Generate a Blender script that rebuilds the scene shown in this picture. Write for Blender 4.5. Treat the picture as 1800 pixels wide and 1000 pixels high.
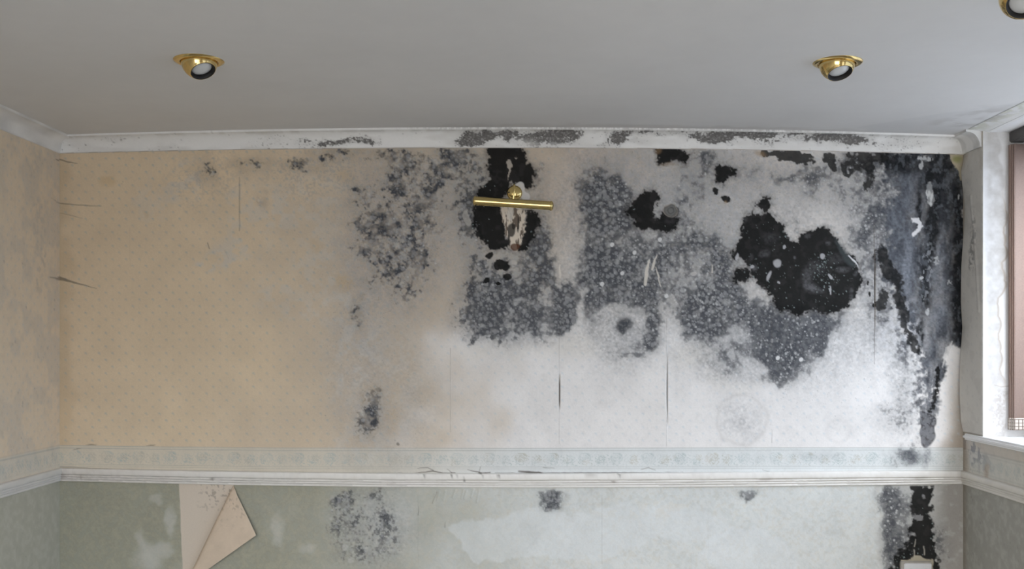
import bpy, bmesh, math
import numpy as np
from mathutils import Vector, Matrix

for o in list(bpy.data.objects):
    bpy.data.objects.remove(o, do_unlink=True)
SC = bpy.context.scene
COL = SC.collection
R = math.radians

# ------------------------------------------------------------------ camera, sky, daylight, exposure
FPX, DIST, EYE = 1700.0, 4.2, 1.48          # focal length in pixels, distance to the back wall, eye height
U0, V0 = 930.0, 605.0                        # wall units straight ahead of the eye
S = DIST / FPX                               # one wall unit in metres
cam = bpy.data.cameras.new('camera'); camo = bpy.data.objects.new('camera', cam); COL.objects.link(camo)
camo.location = (0, -DIST, EYE); camo.rotation_euler = (math.pi / 2, 0, 0)
cam.sensor_width = 36; cam.lens = FPX / 1800 * 36
cam.shift_x = -(U0 - 900) / 1800; cam.shift_y = (V0 - 500) / 1800
cam.clip_start = .05
SC.camera = camo

SKY_BACK, SKY_SIDE, GROUND = 14.5, 4.6, .32
world = bpy.data.worlds.new('overcast_sky'); SC.world = world; world.use_nodes = True
nt = world.node_tree; nt.nodes.clear()
wo = nt.nodes.new('ShaderNodeOutputWorld'); bg = nt.nodes.new('ShaderNodeBackground')
tc = nt.nodes.new('ShaderNodeTexCoord'); sep = nt.nodes.new('ShaderNodeSeparateXYZ'); rp = nt.nodes.new('ShaderNodeValToRGB')
mp = nt.nodes.new('ShaderNodeMapRange')
nt.links.new(tc.outputs['Generated'], sep.inputs[0])
# overcast sky, bluer to the window side (+x), warmer over the garden behind (-y)
mp.inputs['From Min'].default_value = -1; mp.inputs['From Max'].default_value = 1
nt.links.new(sep.outputs['X'], mp.inputs['Value']); nt.links.new(mp.outputs[0], rp.inputs[0])
rp.color_ramp.elements[0].position = .45; rp.color_ramp.elements[0].color = (1.0, .985, .965, 1)
rp.color_ramp.elements[1].position = .85; rp.color_ramp.elements[1].color = (.70, .82, 1.0, 1)
nt.links.new(rp.outputs[0], bg.inputs[0]); ms = nt.nodes.new('ShaderNodeMapRange'); ms.interpolation_type = 'SMOOTHSTEP'
ms.inputs['From Min'].default_value = -.05; ms.inputs['From Max'].default_value = .5; ms.inputs['To Min'].default_value = SKY_BACK; ms.inputs['To Max'].default_value = SKY_SIDE
nt.links.new(sep.outputs['X'], ms.inputs['Value']); gz = nt.nodes.new('ShaderNodeMapRange'); gz.interpolation_type = 'SMOOTHSTEP'       # darker ground, brighter towards the zenith
gz.inputs['From Min'].default_value = -.08; gz.inputs['From Max'].default_value = .22; gz.inputs['To Min'].default_value = GROUND; gz.inputs['To Max'].default_value = 1.1
nt.links.new(sep.outputs['Z'], gz.inputs['Value'])
mu = nt.nodes.new('ShaderNodeMath'); mu.operation = 'MULTIPLY'
nt.links.new(ms.outputs[0], mu.inputs[0]); nt.links.new(gz.outputs[0], mu.inputs[1]); nt.links.new(mu.outputs[0], bg.inputs[1])
nt.links.new(bg.outputs[0], wo.inputs[0])

def portal(name, loc, rot, sx, sy):
    l = bpy.data.lights.new(name, 'AREA'); l.shape = 'RECTANGLE'; l.size = sx; l.size_y = sy
    l.cycles.is_portal = True
    o = bpy.data.objects.new(name, l); o.location = loc; o.rotation_euler = rot; COL.objects.link(o)
WT0, WT1 = .184, 2.40                        # side window: distance of its jambs from the back wall
DT0, DT1, DZ = 2.75, 4.5, 2.15                # glazed garden door further along the same wall
ZS, ZH = 1.098, 2.36                         # sill and head of the side window
XL, XR = -(U0 - 105) * S, (1693 - U0) * S    # left and right wall planes
YB = -5.6                                    # rear wall, behind the camera
G0, G1, GZ0, GZ1 = -1.85, .75, .25, 2.2     # garden window in the rear wall
portal('daylight_portal', (XR + .28, -(WT0 + WT1) / 2, (ZS + ZH) / 2), (0, math.pi / 2, 0), ZH - ZS, WT1 - WT0)
portal('daylight_portal', ((G0 + G1) / 2, YB - .1, (GZ0 + GZ1) / 2), (math.pi / 2, 0, 0), G1 - G0, GZ1 - GZ0)
portal('daylight_portal', (XR + .28, -(DT0 + DT1) / 2, DZ / 2 + .03), (0, math.pi / 2, 0), DZ - .06, DT1 - DT0)
sun = bpy.data.lights.new('veiled_sun', 'SUN'); sun.angle = R(44); sun.energy = 1.1; sun.color = (.86, .92, 1.0)   # sun behind thin cloud, through the side window
suno = bpy.data.objects.new('veiled_sun', sun); COL.objects.link(suno)
suno.rotation_euler = Vector((-.38, .72, -.50)).to_track_quat('-Z', 'Y').to_euler()
vs = SC.view_settings
vs.view_transform = 'Standard'; vs.look = 'None'; vs.gamma = 1; vs.use_curve_mapping = False
vs.exposure = 0.0

# ------------------------------------------------------------------ stain and pattern fields (numpy)
# Every stain is placed in wall units: one unit is 2.47 mm on the back wall (u to the right, v down).
def vnoise(X, Y, sc, seed, sy=None):
    sy = sy or sc
    r = np.random.RandomState(seed)
    tab = r.rand(256, 256).astype(np.float32)
    gx = X / sc + 37.3; gy = Y / sy + 91.7
    ix = np.floor(gx).astype(np.int32); iy = np.floor(gy).astype(np.int32)
    fx = (gx - ix).astype(np.float32); fy = (gy - iy).astype(np.float32)
    fx = fx * fx * (3 - 2 * fx); fy = fy * fy * (3 - 2 * fy)
    ix &= 255; iy &= 255; jx = (ix + 1) & 255; jy = (iy + 1) & 255
    a = tab[iy, ix]; b = tab[iy, jx]; c = tab[jy, ix]; d = tab[jy, jx]
    return (a + (b - a) * fx) + ((c + (d - c) * fx) - (a + (b - a) * fx)) * fy

def fbm(X, Y, sc, seed, n=3, sy=None, gain=.55):
    t = 0; a = 1; s = 0; sy = sy or sc
    for k in range(n):
        t = t + a * vnoise(X, Y, sc / 2 ** k, seed + 17 * k, sy / 2 ** k); s += a; a *= gain
    t = t / s
    return (t - .5) * (1.0 + .25 * n) + .5

def sst(a, b, x):
    t = np.clip((x - a) / (b - a), 0, 1)
    return t * t * (3 - 2 * t)

class Canvas:
    def __init__(s, x0, x1, y0, y1, g):
        s.x0, s.y0, s.g = x0, y0, g
        s.nx = int(round((x1 - x0) / g)) + 1; s.ny = int(round((y1 - y0) / g)) + 1
        s.X, s.Y = np.meshgrid(x0 + g * np.arange(s.nx), y0 + g * np.arange(s.ny))
        s.X = s.X.astype(np.float32); s.Y = s.Y.astype(np.float32)
        s.col = np.ones((s.ny, s.nx, 3), np.float32)
        s.h = np.zeros((s.ny, s.nx), np.float32)
    def new(s): return np.zeros((s.ny, s.nx), np.float32)
    def win(s, xa, xb, ya, yb):
        i0 = max(0, int((xa - s.x0) / s.g)); i1 = min(s.nx, int((xb - s.x0) / s.g) + 2)
        j0 = max(0, int((ya - s.y0) / s.g)); j1 = min(s.ny, int((yb - s.y0) / s.g) + 2)
        if i0 >= i1 or j0 >= j1: return None
        return (slice(j0, j1), slice(i0, i1))
    def mix(s, m, rgb, w=None):
        m = m[..., None]; c = np.array(rgb, np.float32)
        if w is None: s.col += m * (c - s.col)
        else: s.col[w] += m * (c - s.col[w])
    def mul(s, f): s.col *= f[..., None]
    # soft ellipse(s): (cx, cy, rx, ry, amplitude[, rotation in degrees])
    def ells(s, items, warp=0, seed=5, p=1.0, soft=0.0):
        D = s.new()
        WX = WY = None
        if warp:
            WX = (fbm(s.X, s.Y, 26, seed, 3) - .5) * 2 * warp; WY = (fbm(s.X, s.Y, 26, seed + 5, 3) - .5) * 2 * warp
        for it in items:
            cx, cy, rx, ry, a = it[:5]; rot = math.radians(it[5]) if len(it) > 5 else 0
            R = 2.0 * max(rx, ry) + 2 * warp
            w = s.win(cx - R, cx + R, cy - R, cy + R)
            if w is None: continue
            x = s.X[w] - cx; y = s.Y[w] - cy
            if warp: x = x + WX[w]; y = y + WY[w]
            if rot: x, y = x * math.cos(rot) + y * math.sin(rot), -x * math.sin(rot) + y * math.cos(rot)
            q = np.sqrt((x / rx) ** 2 + (y / ry) ** 2)
            v = a * sst(1.55 + .25 * soft, .35 - .3 * soft, q) ** p
            D[w] = 1 - (1 - D[w]) * (1 - np.minimum(v, .999)) if a > 0 else D[w]
        return D
    # signed distance to a polygon (negative inside), in a window
    def poly(s, pts, margin=24, warp=0, sc=9, seed=3):
        P = np.array(pts, np.float32)
        w = s.win(P[:, 0].min() - margin, P[:, 0].max() + margin, P[:, 1].min() - margin, P[:, 1].max() + margin)
        if w is None: w = (slice(0, 0), slice(0, 0))
        x = s.X[w]; y = s.Y[w]
        if warp:
            x = x + (fbm(x, y, sc, seed, 3) - .5) * 2 * warp; y = y + (fbm(x, s.Y[w], sc, seed + 7, 3) - .5) * 2 * warp
        d = np.full(x.shape, 1e9, np.float32); ins = np.zeros(x.shape, bool)
        n = len(P)
        for i in range(n):
            ax, ay = P[i]; bx, by = P[(i + 1) % n]
            ex, ey = bx - ax, by - ay
            t = np.clip(((x - ax) * ex + (y - ay) * ey) / (ex * ex + ey * ey + 1e-9), 0, 1)
            d = np.minimum(d, (x - ax - t * ex) ** 2 + (y - ay - t * ey) ** 2)
            if ey != 0:
                c = (ay > y) != (by > y)
                ins ^= c & (x < ex * (y - ay) / ey + ax)
        d = np.sqrt(d)
        return np.where(ins, -d, d), w
    # polyline with width per point: (x, y, half width)
    def line(s, pts, soft=1.0, warp=0, seed=2):
        M = s.new(); P = [tuple(p) for p in pts]
        mw = max(p[2] for p in P) + soft + warp + 2
        for (ax, ay, aw), (bx, by, bw) in zip(P[:-1], P[1:]):
            w = s.win(min(ax, bx) - mw, max(ax, bx) + mw, min(ay, by) - mw, max(ay, by) + mw)
            if w is None: continue
            x = s.X[w]; y = s.Y[w]
            if warp:
                x = x + (vnoise(x, y, 7, seed) - .5) * 2 * warp; y = y + (vnoise(x, y, 7, seed + 3) - .5) * 2 * warp
            ex, ey = bx - ax, by - ay
            t = np.clip(((x - ax) * ex + (y - ay) * ey) / (ex * ex + ey * ey + 1e-9), 0, 1)
            d = np.sqrt((x - ax - t * ex) ** 2 + (y - ay - t * ey) ** 2)
            hw = aw + (bw - aw) * t
            M[w] = np.maximum(M[w], np.clip((hw + soft * .5 - d) / soft, 0, 1))
        return M
    # round colonies scattered where dens is high
    def spots(s, dens, n, rmin, rmax, seed, soft=1.2, power=2.2, amin=.4):
        r = np.random.RandomState(seed); M = s.new()
        cs = np.cumsum(dens.ravel().astype(np.float64))
        if cs[-1] <= 0: return M
        idx = np.searchsorted(cs, r.rand(n) * cs[-1])
        jj, ii = np.divmod(np.minimum(idx, dens.size - 1), s.nx)
        rad = rmin + (rmax - rmin) * r.rand(n) ** power
        asp = .8 + .4 * r.rand(n); amp = amin + (1 - amin) * r.rand(n)
        ox = r.rand(n) - .5; oy = r.rand(n) - .5
        for k in range(n):
            R = rad[k] + soft; m = int(R / s.g) + 2
            j0 = max(0, jj[k] - m); j1 = min(s.ny, jj[k] + m + 1); i0 = max(0, ii[k] - m); i1 = min(s.nx, ii[k] + m + 1)
            x = s.X[j0:j1, i0:i1] - (s.X[0, ii[k]] + ox[k] * s.g); y = (s.Y[j0:j1, i0:i1] - (s.Y[jj[k], 0] + oy[k] * s.g)) * asp[k]
            q = np.clip((rad[k] - np.sqrt(x * x + y * y)) / soft + .5, 0, 1) * amp[k]
            np.maximum(M[j0:j1, i0:i1], q, out=M[j0:j1, i0:i1])
        return M

TAN = (.75, .61, .435); CREAM = (.55, .475, .385); WHITE = (.80, .785, .775); FILM = (.40, .405, .415)
SLATE = (.064, .069, .080); BLACK = (.010, .010, .010); SPRIG = (.42, .50, .53)

def sprigs(X, Y, p=23.6, ox=0, oy=0):
    m = 0
    for a, b in ((0, 0), (.5, .5)):
        fx = ((X + ox) / p + a) % 1 - .5; fy = ((Y + oy) / p + b) % 1 - .5
        dx = fx * p; dy = fy * p
        m = np.maximum(m, np.clip(1.25 - np.sqrt((dx / 2.6) ** 2 + (dy / 2.0) ** 2), 0, 1))
        m = np.maximum(m, .8 * np.clip(1.2 - np.sqrt(((dx - 1.8) / 1.4) ** 2 + ((dy - 2.2) / 1.5) ** 2), 0, 1))
    return m

def border_roses(X, Y, y0):
    # a band of outlined roses: big and small heads alternating, with leaf scribbles between
    t = 0; P = 56.0
    for off, cy, R in ((8, 14, 12.5), (36, 17, 10.0)):
        fx = ((X + off) / P) % 1 - .5; dx = fx * P; dy = Y - y0 - cy
        ang = np.arctan2(dy, dx); rr = np.sqrt(dx * dx + dy * dy)
        wob = rr + 1.2 * np.sin(ang * 3 + .6 * rr) + .8 * np.sin(ang * 5 - .9 * rr)
        ring = np.clip(np.sin(wob * 1.45) * 1.6 - .2, 0, 1) * sst(R + 1, R - 3, rr)
        t = np.maximum(t, ring)
        t = np.maximum(t, .16 * sst(R, R - 5, rr))
    leaf = np.abs(np.sin(X * .31 + 2.2 * np.sin(Y * .33 + X * .09))) < .22
    t = np.maximum(t, .9 * leaf * sst(6, 9, Y - y0) * sst(29, 26, Y - y0))
    return t * sst(1, 5, Y - y0) * sst(31, 27, Y - y0)

def bow(x, a, b, c0):      # old plaster lines sag or rise a little along the wall
    return c0 + a * ((x - b) / 790.0) ** 2

def v_cove_low(x): return bow(x, 10.7, 860, 260.3)
def v_cove_top(x): return bow(x, 13.5, 890, 224.0)
def v_rail_top(x): return np.interp(x, [-200, 105, 300, 480, 700, 900, 1080, 1300, 1500, 1693, 2000], [812, 822, 826, 829, 831.3, 832, 831.2, 829.4, 827.6, 827, 827])
def v_rail_low(x): return np.interp(x, [-200, 105, 315, 480, 700, 950, 1200, 1400, 1550, 1693, 2000], [833, 844.7, 850, 853, 855.6, 856.6, 855.6, 853.8, 852, 850, 849])

BLK = []      # black growth: (outline, edge roughness)
BLK.append([(855,258),(879,255),(915,257),(925,269),(927,283),(936,295),(942,308),(937,325),(927,334),(915,325),(900,322),(895,331),(891,343),(879,352),(882,367),(885,388),(888,406),(894,427),(897,439),(879,435),(862,440),(852,427),(837,412),(832,388),(835,364),(832,352),(837,337),(852,325),(861,316),(862,304),(856,295),(859,280)])
BLK.append([(924,368),(945,374),(948,391),(943,412),(936,430),(921,443),(905,444),(916,427),(921,406),(924,388)])
BLK.append([(1098,371),(1112,358),(1123,344),(1134,336),(1147,335),(1157,342),(1160,351),(1152,358),(1147,365),(1147,376),(1152,383),(1159,386),(1164,381),(1165,372),(1170,375),(1181,381),(1193,382),(1190,394),(1183,407),(1168,410),(1157,403),(1139,401),(1127,403),(1118,394),(1116,385),(1102,378)])
BLK.append([(1152,256),(1181,256),(1197,263),(1212,272),(1210,280),(1202,288),(1195,285),(1188,282),(1177,286),(1161,287),(1156,277)])
BLK.append([(1260,292),(1280,291),(1294,299),(1297,309),(1291,306),(1283,308),(1278,315),(1274,325),(1264,322),(1256,317),(1258,304)])
BLK.append([(1329,361),(1338,349),(1350,348),(1358,359),(1354,368),(1347,374),(1341,366)])
BLK.append([(1350,374),(1364,383),(1376,397),(1383,413),(1395,426),(1404,426),(1405,413),(1417,406),(1436,403),(1448,400),(1459,404),(1466,415),(1479,433),(1494,450),(1510,469),(1514,493),(1506,515),(1496,534),(1477,547),(1453,551),(1429,544),(1407,553),(1383,547),(1366,544),(1359,527),(1347,510),(1333,496),(1323,486),(1320,474),(1309,464),(1303,448),(1292,455),(1286,452),(1291,431),(1302,421),(1304,409),(1302,397),(1309,378),(1323,373),(1332,380),(1345,374)])
BLK.append([(1294,469),(1316,472),(1320,486),(1309,498),(1287,496),(1291,479)])
BLK_SMALL = [(861,449,8,6),(879,466,11,8),(891,467,6,7),(892,487,7,8),(856,494,6,6),(876,500,6,3),(1259,336,5,8),(1276,351,8,6),
             (1527,498,2,5),(1528,516,2,4),(1533,536,2,5)]

GREY = [  # grey colonies: cx, cy, rx, ry, density
 (350,290,34,18,.30),(375,312,14,18,.42),(440,292,36,15,.28),(430,310,10,14,.4),(462,335,7,6,.5),(463,360,9,7,.4),(505,292,12,9,.62),(525,300,14,12,.6),(548,286,24,13,.62),(568,300,12,12,.5),(590,272,40,14,.42),
 (650,300,16,12,.3),(690,278,32,16,.66),(706,300,24,20,.66),(722,288,12,20,.55),(640,335,16,10,.45),(637,352,20,13,.55),(680,318,12,12,.6),(706,328,14,14,.55),(745,325,24,16,.66),(748,350,14,14,.62),(765,300,22,28,.6),(790,282,30,24,.62),(778,268,36,10,.5),
 (635,395,20,15,.66),(662,392,20,16,.68),(645,430,14,14,.6),(662,442,26,18,.66),(690,395,12,24,.4),(725,395,14,24,.42),(712,440,18,18,.5),(742,425,24,20,.52),(740,455,20,22,.66),(716,490,22,26,.6),(690,470,30,26,.5),(715,525,14,26,.46),(700,420,60,70,.22),(660,480,40,40,.34),(640,540,9,28,.42),(626,556,9,22,.5),(760,480,24,40,.32),(730,520,30,40,.22),
 (655,706,16,16,.72),(660,730,20,20,.62),(648,750,20,14,.62),(650,772,32,16,.34),(630,735,26,34,.32),(728,694,16,16,.26),
 (840,300,26,36,.42),(815,350,20,40,.42),(830,400,20,50,.5),(836,440,24,30,.5),(850,520,34,28,.72),(835,490,26,34,.5),(880,510,46,38,.6),(920,480,46,46,.55),(950,430,20,56,.52),(946,310,16,30,.4),(900,560,78,42,.42),(850,570,40,26,.44),(950,540,48,46,.44),(990,530,18,42,.66),(985,565,22,18,.6),(860,590,34,12,.3),
 (1040,340,34,40,.5),(1068,320,26,36,.5),(1075,365,34,44,.7),(1088,350,22,30,.72),(1040,400,34,44,.5),(1092,400,36,26,.64),(1060,430,44,40,.62),(1040,470,36,44,.56),(1090,470,56,40,.7),(1120,440,36,26,.62),(1150,450,36,30,.46),(1060,510,60,24,.6),(1140,500,44,30,.62),(1170,480,26,36,.5),(1128,530,40,22,.6),(1045,540,18,34,.5),(1150,566,17,30,.7),(1136,600,22,16,.55),(1100,572,13,13,.78),(1110,610,36,20,.42),(1095,628,36,10,.30),(1190,400,34,60,.42),(1210,330,44,44,.34),(1240,280,20,24,.4),(1190,440,30,60,.5),
 (1230,470,40,44,.56),(1240,430,30,40,.42),(1262,470,24,50,.46),(1225,520,44,30,.66),(1210,562,28,24,.74),(1240,575,40,26,.72),(1222,600,24,14,.62),(1262,520,34,36,.6),(1290,540,50,34,.52),(1340,570,40,34,.66),(1350,600,34,30,.74),(1385,605,34,30,.86),(1375,640,26,22,.84),(1410,640,20,18,.66),(1420,600,30,26,.78),(1440,575,30,20,.74),(1395,575,40,18,.7),(1270,620,40,26,.42),(1310,640,50,30,.3),(1300,590,20,20,.2),(1450,560,40,16,.6),(1420,545,60,14,.6),(1360,665,30,10,.4),
 (1300,300,30,30,.3),(1340,310,40,30,.3),(1400,320,40,30,.42),(1440,330,40,26,.42),(1390,390,10,16,.42),(1398,400,6,16,.5),(1490,330,40,36,.4),(1500,290,46,18,.5),(1540,320,24,40,.5),(1530,380,40,50,.36),(1570,400,34,90,.4),(1500,420,30,40,.34),(1525,470,16,70,.42),(1560,560,30,60,.3),(1555,722,20,9,.42),(1590,690,10,44,.36),(1585,620,16,24,.42),(1575,740,26,20,.26),
 (1600,800,28,15,.62),(1585,812,22,8,.6),(1612,775,9,22,.35),
 (600,878,22,13,.62),(612,868,30,9,.5),(660,866,20,10,.5),(610,905,30,20,.44),(600,940,20,34,.44),(640,925,16,40,.3),(668,890,24,20,.34),(680,930,16,34,.48),(690,945,14,20,.5),(650,960,44,20,.34),(605,980,24,14,.36),
 (968,872,22,9,.55),(966,888,14,12,.6),(1312,864,16,7,.45),(1312,872,7,6,.6),(495,960,16,5,.35),(505,925,10,10,.2),(1440,800,40,10,.2),
 (1558,880,22,20,.58),(1566,930,14,46,.66),(1560,985,14,20,.6),(1592,905,20,40,.3),(1650,960,16,30,.35)]

def paint_back_wall(c):
    X, Y = c.X, c.Y
    up = sst(-1, 1, v_rail_top(X) - Y)                        # 1 above the dado rail
    # --- upper paper: yellowed on the dry side, bleached by damp on the other
    W = sst(700, 900, X + (fbm(X, Y, 90, 11, 3) - .5) * 120 - 1.15 * np.clip(600 - Y, 0, 330))
    c.col[:] = np.array(TAN, np.float32)
    c.mix(sst(330, 700, X + (fbm(X, Y, 120, 12, 3) - .5) * 140) * .80, CREAM)
    c.mix(W * (1 - .3 * sst(600, 520, Y)), WHITE)
    c.mix(.55 * c.ells([(1030,330,80,80,.7),(700,420,90,130,.4),(1110,300,60,40,.5),(1290,330,60,40,.3),(1350,300,60,30,.4)], 20, 41), (.70, .58, .49))
    c.mix(.75 * c.ells([(330,320,40,34,.6),(450,380,60,60,.5),(380,455,40,20,.7),(425,430,30,20,.5),(560,470,60,60,.5),(560,350,80,60,.45),(480,510,30,22,.5),(540,545,70,20,.5),(270,350,30,60,.35),(620,600,40,120,.7),(690,640,60,120,.4),(640,780,60,30,.6)], 16, 51) * sst(.3, .75, fbm(X, Y, 14, 52, 3)), (.62, .60, .56))
    c.mix(.5 * c.ells([(605,498,16,14,1),(190,318,12,10,.8),(255,375,6,8,.5),(560,430,14,9,.5),(600,310,20,12,.5),(690,730,14,40,.45),(645,690,20,14,.5)], 5, 61), (.60, .42, .20))
    # damp tide marks of cream under the growth
    c.mix(.4 * c.ells([(1010,610,50,26,.8),(1220,625,40,22,.8),(1260,660,24,18,.7),(1300,680,40,12,.5),(880,615,90,16,.6)], 8, 71), (.72, .68, .60))
    c.mix(.72 * sst(1655, 1690, X) * sst(600, 740, Y) * up, (.42, .35, .27))  # shade deepening towards the corner, painted into the paper as brown
    c.mix(.6 * c.ells([(1672,795,20,30,.8),(1684,810,14,40,.8)], 6, 72) * up, (.42, .34, .26))
    pat = sprigs(X, Y, 23.6, 3, 5)
    c.mix(.45 * sst(140, 104, X + (fbm(X, Y, 30, 13, 2) - .5) * 30) * up, (.56, .43, .27))
    pm = pat * sst(0, 1, 784 - Y) * up * (.6 + .5 * fbm(X, Y, 30, 9, 2))
    c.mix(.50 * pm * (1 - W), (.36, .44, .46)); c.mix(.50 * pm * W, (.54, .63, .69))
    # --- border paper with its two pale rules and the band of roses
    yb = np.interp(X, [105, 300, 480, 900, 1400, 1693], [783, 785.5, 787.5, 788, 787, 787])
    inb = sst(-1, 0, Y - yb) * up
    c.mix(inb * .45, (.64, .66, .62))
    c.mix(inb * .32 * sst(700, 1000, X), (.66, .74, .80))
    rs = border_roses(X, Y, yb + 4)
    c.mix(rs * inb * .5 * (.4 + .9 * fbm(X, Y, 14, 76, 2)).clip(0, 1.2), (.36, .45, .45))
    c.mix(inb * rs * .3 * sst(.55, .8, fbm(X, Y, 20, 77, 2)), (.62, .50, .36))
    for dy, a in ((0, .55), (4.2, .55), (32.5, .4), (36, .3)):
        c.mix(a * np.clip(1.0 - np.abs(Y - yb - dy) / 1.1, 0, 1) * up, (.34, .36, .34))
    # --- lower paper: sage green damask, lighter where damp has bleached it
    lo = 1 - up
    c.mix(lo, (.345, .337, .262))
    lw = sst(430, 1150, X + (fbm(X, Y, 80, 81, 3) - .5) * 160)
    c.mix(lo * lw * .95, (.665, .69, .69))
    dam = fbm(X + 5 * np.sin(Y / 7), Y + 5 * np.sin(X / 8), 7, 83, 4)
    c.mix(lo * .09 * sst(.5, .75, dam), (.66, .62, .52))
    c.mix(lo * .16 * sst(.55, .8, fbm(X, Y, 5, 82, 2)), (.52, .45, .33))
    c.mix(lo * .14 * sst(.5, .3, dam), (.40, .44, .42))
    d, w = c.poly([(788,922),(815,918),(870,914),(905,898),(960,885),(1000,905),(1100,885),(1250,900),(1290,925),(1250,960),(1180,950),(1145,946),(1120,965),(1040,985),(960,975),(880,985),(840,990),(818,968),(803,945)], 30, 6, 20, 84)
    if w: c.mix(.40 * sst(3, -3, d) * lo[w], (.70, .735, .755), w)
    d, w = c.poly([(1285,930),(1330,928),(1350,940),(1380,950),(1408,980),(1400,1010),(1290,1010),(1220,980),(1240,950)], 30, 6, 20, 85)
    if w: c.mix(.40 * sst(3, -3, d) * lo[w], (.71, .745, .77), w)
    c.mix(lo * .55 * c.ells([(262,980,24,24,.9),(250,950,8,18,.7),(285,965,16,10,.7),(295,920,9,22,.8),(270,880,10,8,.6),(490,935,10,24,.6),(545,965,14,10,.5),(340,1010,60,20,.3)], 7, 86), (.66, .66, .62))
    c.mix(lo * np.clip(.55 + .9 * fbm(X, Y, 9, 87, 4), 0, .95) * sst(1628, 1672, X), (.30, .275, .235))
    c.mix(lo * .5 * sst(1530, 1560, X + (fbm(X, Y, 20, 90, 3) - .5) * 30), (.40, .39, .38))
    c.mix(lo * .3 * c.ells([(1100,900,60,30,.5),(1180,890,30,20,.5),(1350,935,10,8,.8),(1060,990,80,10,.5)], 8, 88) * sst(.5, .7, fbm(X, Y, 12, 89, 3)), (.68, .60, .48))
    # --- faint mildew film all over the damp part
    film = c.ells([(1160,330,190,90,.7),(1200,430,200,80,.6),(820,330,60,80,.5),(700,420,110,150,.45),(620,640,50,150,.3),(690,700,70,110,.35),(880,440,90,150,.75),(1080,420,90,200,.8),(1095,575,62,58,.75),(1240,420,110,200,.8),(1420,330,120,70,.55),(1420,580,110,100,.7),(1290,620,70,60,.6),(1560,440,70,190,.8),(1590,660,26,110,.6),(1303,738,40,42,.5),(1480,750,26,26,.14),(1560,740,36,40,.3),(660,930,70,80,.5),(900,560,90,46,.6)], 9, 91)
    fn = .55 * fbm(X, Y, 3.2, 92, 3) + .45 * fbm(X, Y, 16, 93, 3)
    c.mix(np.clip(film * (.40 + .65 * fn), 0, .85), FILM)
    # --- grey colonies
    D = c.ells(GREY, 7, 101, 1.0, .8)
    # clean wedges between them
    D = 1 - (1 - D) ** (1.15 + .75 * sst(780, 900, X))
    D *= np.clip(.62 + .95 * (fbm(X, Y, 46, 104, 3) - .25), .35, 1.12)
    D *= 1 - .8 * c.ells([(1000,400,16,90,.9),(985,470,12,40,.8),(1120,572,16,34,.8),(1085,552,34,16,.8),(1090,600,30,10,.5),(1070,575,14,30,.6),(1165,560,8,40,.6),(1180,590,10,40,.8),(1300,590,20,16,.8),(1120,320,20,34,.6),(1320,330,40,14,.5),(1450,380,60,24,.7)], 4, 103)
    DX = c.ells([(1345,570,36,30,.75),(1385,600,44,34,.85),(1380,640,34,24,.8),(1430,580,30,18,.7),(1225,530,44,40,.7),(1240,570,36,24,.75),(1080,370,40,44,.62),(1095,470,60,40,.66),(1120,520,50,26,.55),(850,520,34,28,.66),(900,560,74,36,.30),(1150,566,14,28,.7),(1100,572,14,13,.85),(990,535,14,36,.66),
      (690,300,60,40,.55),(650,360,40,50,.5),(670,430,55,40,.55),(740,340,45,60,.5),(735,440,40,50,.5),(790,290,40,34,.5),(700,500,50,50,.36),(720,390,60,40,.4),(815,400,18,70,.5),(845,310,16,34,.45),(945,440,20,60,.5),(890,545,84,52,.42),(850,565,44,34,.5),(930,500,44,44,.5),(655,710,18,24,.85),(648,742,24,24,.55),(630,555,9,22,.55),(535,288,28,13,.55),(365,300,18,20,.5),(440,290,34,13,.45),(590,272,40,12,.5),(463,345,9,12,.5),(600,880,24,14,.7),(655,866,18,9,.62),(612,915,34,46,.46),(676,935,18,46,.52),(645,975,50,20,.4),(968,878,20,14,.75),(1312,867,15,9,.62),(1565,915,15,62,.66),(1582,930,26,70,.5),(1590,975,30,26,.7),(1655,955,16,40,.45),(1598,802,26,13,.6),(1500,330,46,50,.42),(1540,400,36,80,.45),(1555,500,22,60,.4),(1520,290,40,26,.5),(1260,500,40,60,.45)], 9, 105, 1.0, .8)
    DX *= 1 - .75 * c.ells([(645,300,34,26,.9),(1000,400,16,90,.9),(668,395,12,10,.6)], 4, 106)
    D = 1 - (1 - D * (1 - .4 * sst(820, 760, X))) * (1 - DX)
    n1 = fbm(X, Y, 7.5, 111, 3); n2 = fbm(X, Y, 22, 112, 3); n3 = vnoise(X, Y, 2.6, 113)
    cell = c.spots(np.clip(D, .04, 1) + .02 * (D > .02), 9000, 1.5, 6.5, 114, 2.4, 1.8)
    N = .36 * n1 + .30 * n2 + .20 * n3 + .02
    N = N + .20 * cell
    n4 = fbm(X, Y, 3.4, 115, 3)
    fine = np.maximum(1 - up, sst(640, 690, Y))
    N = N + fine * (.15 * n1 + .25 * n2 + .44 * n4 + .04 - N)
    hard = sst(-.08, .24, D - N)
    cloud = (.30 + .70 * D) * sst(-.50, .58, D - (.46 * n2 + .22 * n1 + .34 * n4 - .06) - .10 * cell)
    cl = np.clip(.25 + sst(760, 1000, X) * .75, 0, 1)
    m = hard * (1 - cl) + (.35 * hard + .75 * cloud) * cl
    m = np.clip(np.maximum(m, .42 * D) * (.70 + .6 * n4), 0, 1)
    E = c.ells([(700,400,110,150,.9),(560,300,90,50,.6),(360,310,70,50,.4),(1400,310,150,50,.8),(1180,300,170,60,.7),(1240,420,90,90,.7),(860,400,70,160,.6),(640,560,50,60,.6),(650,730,60,60,.5)], 12, 107)
    c.mix(.55 * E * sst(.48, .78, n4), (.30, .31, .325))
    c.mix(.35 * E * sst(.5, .25, n4) * sst(700, 900, X), (.70, .66, .58))
    lf = sst(860, 760, X)
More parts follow.
